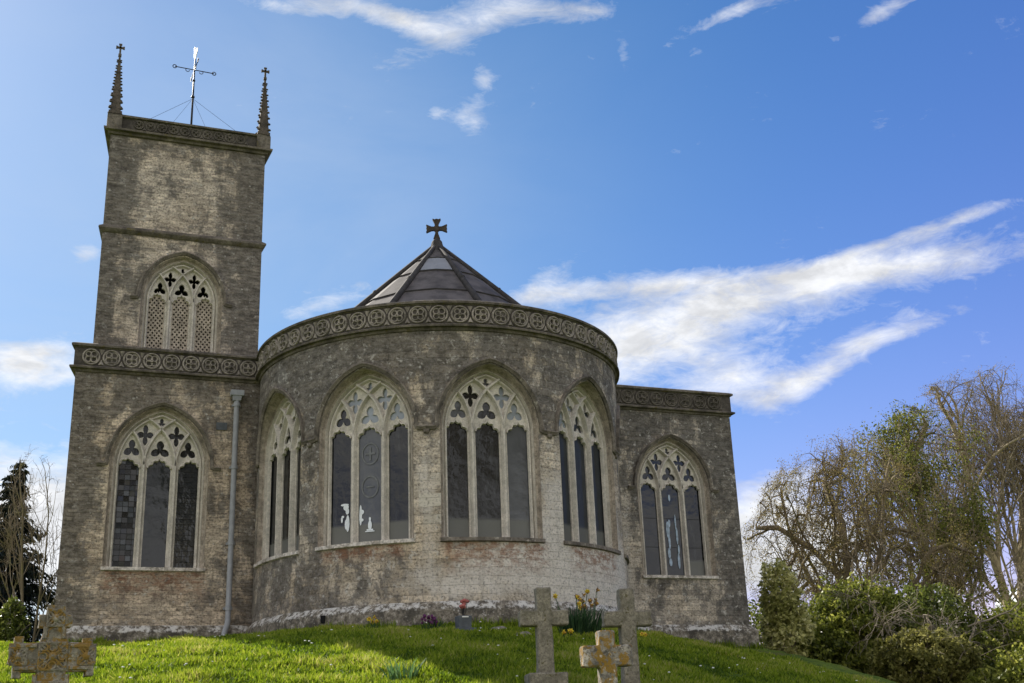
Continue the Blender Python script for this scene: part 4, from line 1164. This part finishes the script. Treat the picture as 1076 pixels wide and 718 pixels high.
# ------------------------------------------------------------------ trees
class Tubes:
    """fast branch meshes; each branch is kept apart until the build so that a crown can be trimmed"""
    def __init__(s): s.V = []; s.k = []
    def add(s, P, r0, r1, k):
        P = np.asarray(P); m_ = len(P); T_ = np.gradient(P, axis=0); T_ /= np.linalg.norm(T_, axis=1)[:, None]+1e-9
        ref = np.array([.31, .95, .05]) if abs(T_[0][1]) < .8 else np.array([.9, .1, .4])
        A = np.cross(T_, ref); A /= np.linalg.norm(A, axis=1)[:, None]+1e-9; B = np.cross(T_, A)
        rr = np.linspace(r0, r1, m_)[:, None, None]; th = np.arange(k)*2*np.pi/k
        V = P[:, None, :]+rr*(A[:, None, :]*np.cos(th)[None, :, None]+B[:, None, :]*np.sin(th)[None, :, None])
        s.V.append(V.reshape(-1, 3)); s.k.append(k)
    def keep(s, fn):
        ok = [fn(v_) for v_ in s.V]; s.V = [v_ for v_, o_ in zip(s.V, ok) if o_]; s.k = [k_ for k_, o_ in zip(s.k, ok) if o_]
    def build(s, name, m, parent):
        F = []; n = 0
        for v_, k in zip(s.V, s.k):
            m_ = len(v_)//k; a_ = np.arange(m_-1)[:, None]*k; i0 = n+a_+np.arange(k)[None, :]; i1 = n+a_+(np.arange(k)[None, :]+1) % k
            F.append(np.stack([i0, i1, i1+k, i0+k], -1).reshape(-1, 4)); n += len(v_)
        return big_mesh(name, np.concatenate(s.V), np.concatenate(F), m, parent, smooth=True)


def grow(T_, p, d, L, r, lev, cfg, tips):
    n = 3 if lev >= cfg['lev']-1 else 5
    P = [np.array(p, float)]; dd = np.array(d, float)
    for i in range(n):
        dd = dd+RNG.normal(size=3)*cfg['wob'][min(lev, len(cfg['wob'])-1)]+np.array([0, 0, cfg['up'][min(lev, len(cfg['up'])-1)]]); dd /= np.linalg.norm(dd); P.append(P[-1]+dd*L/n)
    k = 8 if r > .08 else (5 if r > .025 else 3)
    T_[0 if r > cfg.get('split', .05) else 1].add(P, max(r, .008), max(r*cfg['taper'], .0065), k)
    if lev >= cfg['lev']: tips.append((P[-1], dd)); return
    nc = cfg['n'][lev]; nc = int(nc+RNG.random())
    for c_ in range(nc):
        f = cfg['start'][lev]+(1-cfg['start'][lev])*(c_+RNG.random())/nc; f = min(f, .999); i = int(f*n); q_ = P[i]+(P[i+1]-P[i])*(f*n-i)
        s_ = RNG.normal(size=3); s_ -= dd*s_.dot(dd); s_ /= np.linalg.norm(s_)+1e-9; a_ = R(cfg['ang'][lev])*(.7+.6*RNG.random())
        nd = dd*math.cos(a_)+s_*math.sin(a_); fl_ = cfg.get('flat', 0)
        grow(T_, q_, nd, L*cfg['len'][lev]*(.7+.55*RNG.random())*(1.15-.4*f), r*(1-f*(1-cfg['taper']))*cfg['rad'][lev], lev+1, cfg, tips)
    # leader carries on
    if lev > 0 or cfg.get('leader'): grow(T_, P[-1], dd, L*.62, r*cfg['taper'], lev+1, cfg, tips)


def tree(name, base, stems, cfg, label, cat, trunk_m, twig_m, leaf=None, group=None, fit=None):
    """fit: (top height, crown half width); stems: list of (offset, direction, length, radius)"""
    e_ = empty(name, base, label, cat, group); T_ = [Tubes(), Tubes()]; tips = []
    for (o_, d, L, r) in stems: grow(T_, o_, np.array(d)/np.linalg.norm(d), L, r, 0, cfg, tips)
    if fit:
        pts = np.array([t_[0] for t_ in tips]); kz = fit[0]/np.quantile(pts[:, 2], .90); kx = fit[1]/np.quantile(np.hypot(pts[:, 0], pts[:, 1]), .82)
        kk = np.array([kx, kx, kz])
        for T__ in T_: T__.V = [v_*kk for v_ in T__.V]
        tips = [(t_[0]*kk, t_[1]) for t_ in tips]
        zc = fit[0]*.58; rz = fit[0]*.44; off = RNG.random(3)*40
        def rounded(P):
            """branches that would stick out of the crown's uneven outline bend back along it"""
            c0 = np.array([0, 0, zc]); v_ = (P-c0)/np.array([fit[1]*1.05, fit[1]*1.05, rz]); l_ = np.linalg.norm(v_, axis=1)+1e-6
            lump = np.array([1+.20*noise.noise(Vector(u_*2.2+off))+.07*noise.noise(Vector(u_*7+off)) for u_ in v_/l_[:, None]]); l2 = l_/lump
            f_ = np.where(l2 > .78, .78+.30*(1-np.exp(-np.maximum(l2-.78, 0)/.30)), l2)/l2
            wz = np.clip((P[:, 2]-.35*zc)/(.45*zc), 0, 1); f_ = 1+(f_-1)*wz
            return c0+(P-c0)*f_[:, None]
        for T__ in T_: T__.V = [rounded(v_) for v_ in T__.V]
        tips = list(zip(rounded(np.array([t_[0] for t_ in tips])), [t_[1] for t_ in tips]))
    T_[0].build('trunk', M[trunk_m], e_)
    if T_[1].V: T_[1].build('crown', M[twig_m], e_)
    if leaf:
        lm, per, sp, ll, lw_ = leaf[:5]
        pts = np.array([t_[0] for t_ in tips]); zlo, zhi = leaf[5] if len(leaf) > 5 else (-99, 999)
        pts = pts[(pts[:, 2] > zlo) & (pts[:, 2] < zhi)]
        if len(leaf) > 6: pts = pts[[noise.noise(Vector(p*leaf[6])) > -.02+.12*RNG.normal() for p in pts]]
        C = np.repeat(pts, per, 0)+RNG.normal(size=(len(pts)*per, 3))*sp; n = len(C)
        V, F, A = quads(C, unit(n), ll*(.6+.8*RNG.random(n)), lw_*(.6+.8*RNG.random(n)), RNG.random(n))
        big_mesh('foliage', V, F, M[lm], e_, A)
    return e_


def shrub(name, base, blobs, n, lm, ll, lw_, label, cat='shrub', group=None, stems=6, twigs=0):
    """blobs: (dx,dy,dz,rx,ry,rz) leafy masses; leaves keep to a rough outer shell with gaps"""
    e_ = empty(name, base, label, cat, group); C = []; N = []
    vol = np.array([b_[3]*b_[4]+b_[3]*b_[5] for b_ in blobs]); cnt = (n*vol/vol.sum()).astype(int); off = RNG.random(3)*50
    for b_, k in zip(blobs, cnt):
        u_ = unit(k*3); rad = .62+.42*RNG.random(k*3)**.7
        lump = np.array([noise.noise(Vector(v_*2.3+off))*.26+noise.noise(Vector(v_*5.5+off))*.22 for v_ in u_])
        gap = np.array([noise.noise(Vector(v_*4.2-off)) for v_ in u_])
        keep = (gap > -.22+.25*RNG.random(k*3))
        P = (u_*((rad+lump)[:, None]))*np.array(b_[3:6])+np.array(b_[:3]); P = P[keep][:k]; C.append(P); N.append(u_[keep][:k])
    C = np.concatenate(C); N = np.concatenate(N); n = len(C)
    nd = unit(n)*.9+N*.5+np.array([0, 0, -.15]); nd /= np.linalg.norm(nd, axis=1)[:, None]
    cl = np.array([noise.noise(Vector(c_*1.4+off)) for c_ in C])
    V, F, A = quads(C, nd, ll*(.6+.8*RNG.random(n)), lw_*(.6+.8*RNG.random(n)), np.clip(.45+.5*cl+RNG.normal(size=n)*.22, 0, 1))
    big_mesh('foliage', V, F, M[lm], e_, A)
    T_ = Tubes()
    for k in range(stems):
        b_ = blobs[k % len(blobs)]; tg = np.array(b_[:3])+RNG.normal(size=3)*np.array(b_[3:6])*.45
        s0 = np.array([tg[0]*.4, tg[1]*.4, -.4]); mid = (s0+tg)/2+RNG.normal(size=3)*.15; T_.add([s0, mid, tg], .045, .012, 5)
    for k in range(twigs):
        b_ = blobs[RNG.integers(len(blobs))]; u_ = unit(1)[0]; u_[2] = abs(u_[2]); s0 = np.array(b_[:3])+u_*np.array(b_[3:6])*.5; L = .5+.6*RNG.random(); d = u_+RNG.normal(size=3)*.4
        T_.add([s0, s0+d*L*.6, s0+d*L+np.array([0, 0, -.1])], .012, .004, 3)
    T_.build('stem', M['bark_grey'], e_)
    return e_


BEECH = dict(lev=5, n=[7, 5.5, 4.6, 3.6, 3.0], start=[.35, .2, .2, .15, .1], ang=[30, 32, 34, 36, 38], len=[.72, .66, .6, .56, .5], rad=[.55, .6, .6, .6, .6], taper=.62, wob=[.06, .10, .13, .16, .2], up=[.02, .03, .03, .03, .03], leader=True, split=.05)
bz = gz(29.9, 13.4)
be = tree('beech_tree', (29.9, 13.4, bz), [((0, 0, 0), (-.02, 0, 1), 7.5, .21), ((.1, 0, 3.2), (.30, .05, 1), 6.0, .16)], BEECH,
     'large bare beech with pale forked trunk at the far right', 'tree', 'bark_pale', 'bark_grey', ('leaf_bud', 3, .07, .06, .03), fit=(12.0-bz, 5.4))
TWIST = dict(lev=5, n=[8, 6, 5, 3.8, 2.8], start=[.25, .2, .15, .15, .1], ang=[55, 48, 46, 48, 50], len=[.85, .66, .6, .58, .5], rad=[.55, .6, .6, .6, .6], taper=.6, wob=[.16, .22, .24, .26, .3], up=[.0, .01, .0, -.01, -.02], leader=True, split=.05)
tz = gz(17.3, 7.2)
tree('oak_tree', (17.6, 7.2, tz), [((0, 0, 0), (-.18, 0, 1), 3.9, .22)], TWIST,
     'spreading gnarled bare tree with twisted dark boughs, nearest the church', 'tree', 'bark_dark', 'bark_dark', ('leaf_bud', 8, .09, .05, .03), fit=(6.9-tz, 3.6))
IVY = dict(lev=5, n=[10, 5.5, 4, 3.2, 2.4], start=[.3, .2, .15, .15, .1], ang=[42, 40, 42, 44, 46], len=[.5, .62, .6, .56, .5], rad=[.5, .6, .6, .6, .6], taper=.6, wob=[.05, .14, .18, .2, .24], up=[.02, .05, .03, .02, .0], leader=True, split=.05)
iz = gz(24.4, 11.4)
iv = tree('ivy_tree', (24.0, 11.4, iz), [((0, 0, 0), (-.03, 0, 1), 6.0, .24)], IVY,
          'tall tree thick with green ivy and moss between the two bare trees', 'tree', 'bark_dark', 'bark_dark', ('leaf_ivy', 8, .20, .095, .07, (2.0, 14), .75), fit=(9.2-iz, 2.9))
be['group'] = 'bare beeches'
for (x, y, z_, k_, lb) in ((-15, -44, .4, 1.0, 'bare beech behind the viewer mirrored in the apse glass, left one'), (0, -43, 2.2, 1.1, 'bare beech behind the viewer mirrored in the apse glass, middle one'), (15, -46, 4.0, 1.0, 'bare beech behind the viewer mirrored in the apse glass, right one')):
    c_ = copy_tree(be); c_.location = (x, y, -4.2); c_.rotation_euler = (0, 0, z_); c_.scale = (k_*1.3, k_*1.3, k_*1.6); c_['label'] = lb
SAP = dict(lev=4, n=[6, 4, 3, 2.4], start=[.25, .2, .15, .1], ang=[32, 34, 36, 40], len=[.6, .6, .56, .5], rad=[.5, .6, .6, .6], taper=.55, wob=[.06, .12, .16, .2], up=[.02, .04, .03, .02], leader=True, split=.03)
tree('bare_sapling', (-9.0, 13.7, gz(-9.0, 13.7)), [((0, 0, 0), (.0, 0, 1), 4.4, .10), ((.5, 0, 0), (.12, 0, 1), 3.9, .08)], SAP,
     'thin leafless sapling between the dark conifer and the tower', 'tree', 'bark_dark', 'bark_dark', fit=(6.9, 1.4), group='bare saplings left of the tower')
tree('bare_sapling', (-11.2, 12.5, gz(-11.2, 12.5)), [((0, 0, 0), (-.05, 0, 1), 3.6, .09), ((-.6, .4, 0), (.08, 0, 1), 3.2, .07)], SAP,
     'leafless sapling in front of the dark conifer at the left edge', 'tree', 'bark_dark', 'bark_dark', fit=(5.0, 1.2), group='bare saplings left of the tower')


def conifer(base, H, W, label, seed):
    e_ = empty('conifer_tree', base, label, 'tree', 'dark conifers left of the tower'); T_ = Tubes(); T_.add([(0, 0, -.4), (.05, 0, H*.5), (0, 0, H)], .20, .02, 7); T_.build('trunk', M['bark_black'], e_)
    B = Tubes(); C = []; N = []
    z = H*.06
    while z < H*.985:
        f = (z/H); r_ = W*(1-f)**.85*(.75+.5*RNG.random())+.12
        for k in range(int(5+4*(1-f))):
            a_ = RNG.random()*6.283; rr = r_*(.55+.6*RNG.random()); d = np.array([math.cos(a_), math.sin(a_), 0])
            p0 = np.array([0, 0, z]); p1 = p0+d*rr*.55+np.array([0, 0, -.02*rr]); p2 = p0+d*rr+np.array([0, 0, -.32*rr+.10])
            B.add([p0, p1, p2], .025*(1-f)+.008, .006, 3)
            m_ = int(26+60*rr); t_ = RNG.random(m_)**.8; P = p0+np.outer(t_, p1-p0)*2*(t_ < .5)[:, None]*1.0
            P = (1-t_)[:, None]**2*p0+2*(t_*(1-t_))[:, None]*p1+(t_**2)[:, None]*p2
            P = P+RNG.normal(size=(m_, 3))*np.array([.11, .11, .06])*(0.4+rr*.5); P[:, 2] -= RNG.random(m_)*.22*rr
            C.append(P); N.append(np.tile(d*.6+np.array([0, 0, -.7]), (m_, 1))+RNG.normal(size=(m_, 3))*.35)
        z += H*.026
    C = np.concatenate(C); N = np.concatenate(N); N /= np.linalg.norm(N, axis=1)[:, None]; n = len(C)
    V, F, A = quads(C, N, .22*(.6+.8*RNG.random(n)), .07*(.6+.8*RNG.random(n)), RNG.random(n))
    B.build('branch', M['bark_black'], e_); big_mesh('foliage', V, F, M['needles'], e_, A)


conifer((-9.75, 18.7, gz(-9.75, 18.7)), 8.2, 2.2, 'tall dark conifer with drooping boughs left of the tower', 1)
conifer((-11.4, 17.0, gz(-11.4, 17.0)), 5.2, 1.6, 'shorter dark conifer cut by the left edge of the picture', 2)
sh = [
    ('variegated_shrub', (9.6, .3), [(0, 0, 1.7, .5, .5, .85), (.15, .1, .8, .65, .6, .9)], 5200, 'leaf_pale', 'pale yellow variegated shrub against the church corner'),
    ('laurel_shrub', (12.0, 1.2), [(0, 0, .7, 1.0, .9, .8), (.5, .2, 1.3, .8, .8, .7), (-.6, -.3, .5, .7, .7, .5)], 9000, 'leaf_mid', 'rounded mid green shrub beside the pale variegated one'),
    ('laurel_shrub', (12.1, -1.7), [(0, 0, .45, .75, .7, .55), (.5, 0, .4, .6, .6, .5)], 6000, 'leaf_olive', 'low olive shrub at the foot of the lawn with pale tips'),
    ('evergreen_shrub', (13.8, 1.6), [(0, 0, 1.0, 1.2, 1.0, 1.0), (.9, 0, 1.5, 1.0, 1.0, .8), (-.8, 0, 1.4, .9, .9, .8)], 12000, 'leaf_dark', 'large dark evergreen shrub below the gnarled tree'),
    ('evergreen_shrub', (16.0, -.6), [(0, 0, .9, 1.2, 1.0, .9), (.9, .3, 1.5, 1.1, 1.0, .9), (1.6, .0, .8, .9, .9, .8)], 12000, 'leaf_mid', 'broad glossy green shrub in the lower right corner'),
    ('laurel_shrub', (14.0, -3.4), [(0, 0, .5, .8, .7, .6), (.9, .1, .7, .8, .8, .7), (-.8, 0, .35, .6, .6, .45)], 8500, 'leaf_mid', 'low front shrub at the bottom right edge of the lawn'),
    ('evergreen_shrub', (19.0, 3.4), [(0, 0, 1.5, 1.6, 1.3, 1.3), (1.5, 0, 1.9, 1.3, 1.2, 1.1), (-1.2, 0, 1.5, 1.2, 1.0, 1.0)], 13000, 'leaf_mid', 'tall rounded green bush below the ivy covered tree'),
    ('evergreen_shrub', (14.6, 6.2), [(0, 0, 1.2, 1.4, 1.2, 1.2), (-1.2, 0, 1.3, 1.1, 1.0, 1.2), (1.1, 0, 1.2, 1.1, 1, 1.2)], 12000, 'leaf_dark', 'dark bush behind the gnarled tree trunk'),
    ('evergreen_shrub', (24.0, 6.8), [(0, 0, 1.6, 1.9, 1.4, 1.4), (1.8, 0, 1.6, 1.5, 1.2, 1.2), (-1.6, 0, 1.6, 1.4, 1.2, 1.3)], 14000, 'leaf_ivy', 'wide yellowish green bush under the bare beech'),
    ('evergreen_shrub', (18.5, -2.2), [(0, 0, .9, 1.3, 1.1, .9), (1.2, 0, .8, 1.1, 1, .9)], 9000, 'leaf_olive', 'brownish olive shrub cut by the right edge'),
    ('evergreen_shrub', (27.5, 9.0), [(0, 0, 1.8, 1.9, 1.4, 1.7), (1.6, 0, 1.7, 1.5, 1.2, 1.5)], 11000, 'leaf_mid', 'big rounded bush in front of the pale beech trunk'),
    ('evergreen_shrub', (21.2, 9.4), [(0, 0, 1.9, 1.7, 1.4, 1.8), (-1.5, 0, 1.6, 1.3, 1.2, 1.5)], 11000, 'leaf_dark', 'dark bush filling the gap under the ivy covered tree'),
    ('evergreen_shrub', (31.0, 8.6), [(0, 0, 1.7, 1.8, 1.4, 1.5)], 8000, 'leaf_olive', 'olive bush right of the beech trunk, cut by the right edge'),
    ('holly_shrub', (-9.3, 11.2), [(0, 0, 1.0, .5, .6, 1.2), (-.9, .5, .8, .9, .7, .9)], 6000, 'leaf_dark', 'dark holly bush below the conifer left of the tower'),
]
for (nm, (x, y), bl, n, lm, lb) in sh:
    k_ = 1.0 if nm.startswith(('var', 'hol')) else 1.55
    shrub(nm, (x, y, gz(x, y)), [tuple(v_*k_ for v_ in b_) for b_ in bl], int(n*k_*1.25), lm, .125, .07, lb, twigs=18, group='bushes beside the church')


# dry fallen boughs tangled in front of the bushes
DRY = dict(lev=3, n=[5, 4, 3], start=[.2, .15, .1], ang=[45, 48, 50], len=[.6, .6, .55], rad=[.6, .6, .6], taper=.55, wob=[.18, .24, .3], up=[-.03, -.05, -.06], leader=True, split=.02)
for (x, y, z, d, lb) in ((13.6, -.6, 2.2, (-.4, -.5, .45), 'tangle of dry pale branches hanging over the dark shrub'), (15.0, -.4, 3.0, (.5, -.5, .2), 'dry leafless bough sprawling above the glossy green shrub'), (12.4, -.4, 1.9, (-.6, -.6, .3), 'thin dead branches poking from the shrubs near the church')):
    tree('dead_branch', (x, y, gz(x, y)+z-.7), [((0, 0, -.6), (0, 0, 1), 1.2, .035), ((0, 0, .3), d, 1.5, .028)], DRY, lb, 'branch', 'dry', 'dry', group='dead branches over the bushes')

# white vehicle roof just showing among the bushes at the right edge
vx = empty('parked_van', (41.6, 23.9, 2.2), 'curved white van roof glimpsed among bushes at the right edge', 'van')
b_ = MB(); prof = [(-1.9, 0), (-1.9, 1.3), (-1.5, 1.75), (-.9, 2.0), (0, 2.15), (1.4, 2.15), (2.2, 2.1), (2.3, 0)]
b_.prism(prof, -.9, .9); b_.build('body', M['whitepaint'], vx, bevel=.06)
b_ = MB(); b_.prism([(-1.45, 1.25), (-1.2, 1.72), (-.4, 1.78), (-.4, 1.25)], -.91, -.88); b_.build('side_window', M['glass_plain'], vx)
for x in (-1.2, 1.5):
    b_ = MB(); b_.tube([(x, -.95, 0), (x, -.7, 0)], .34, 16); b_.build('wheel', M['iron'], vx)
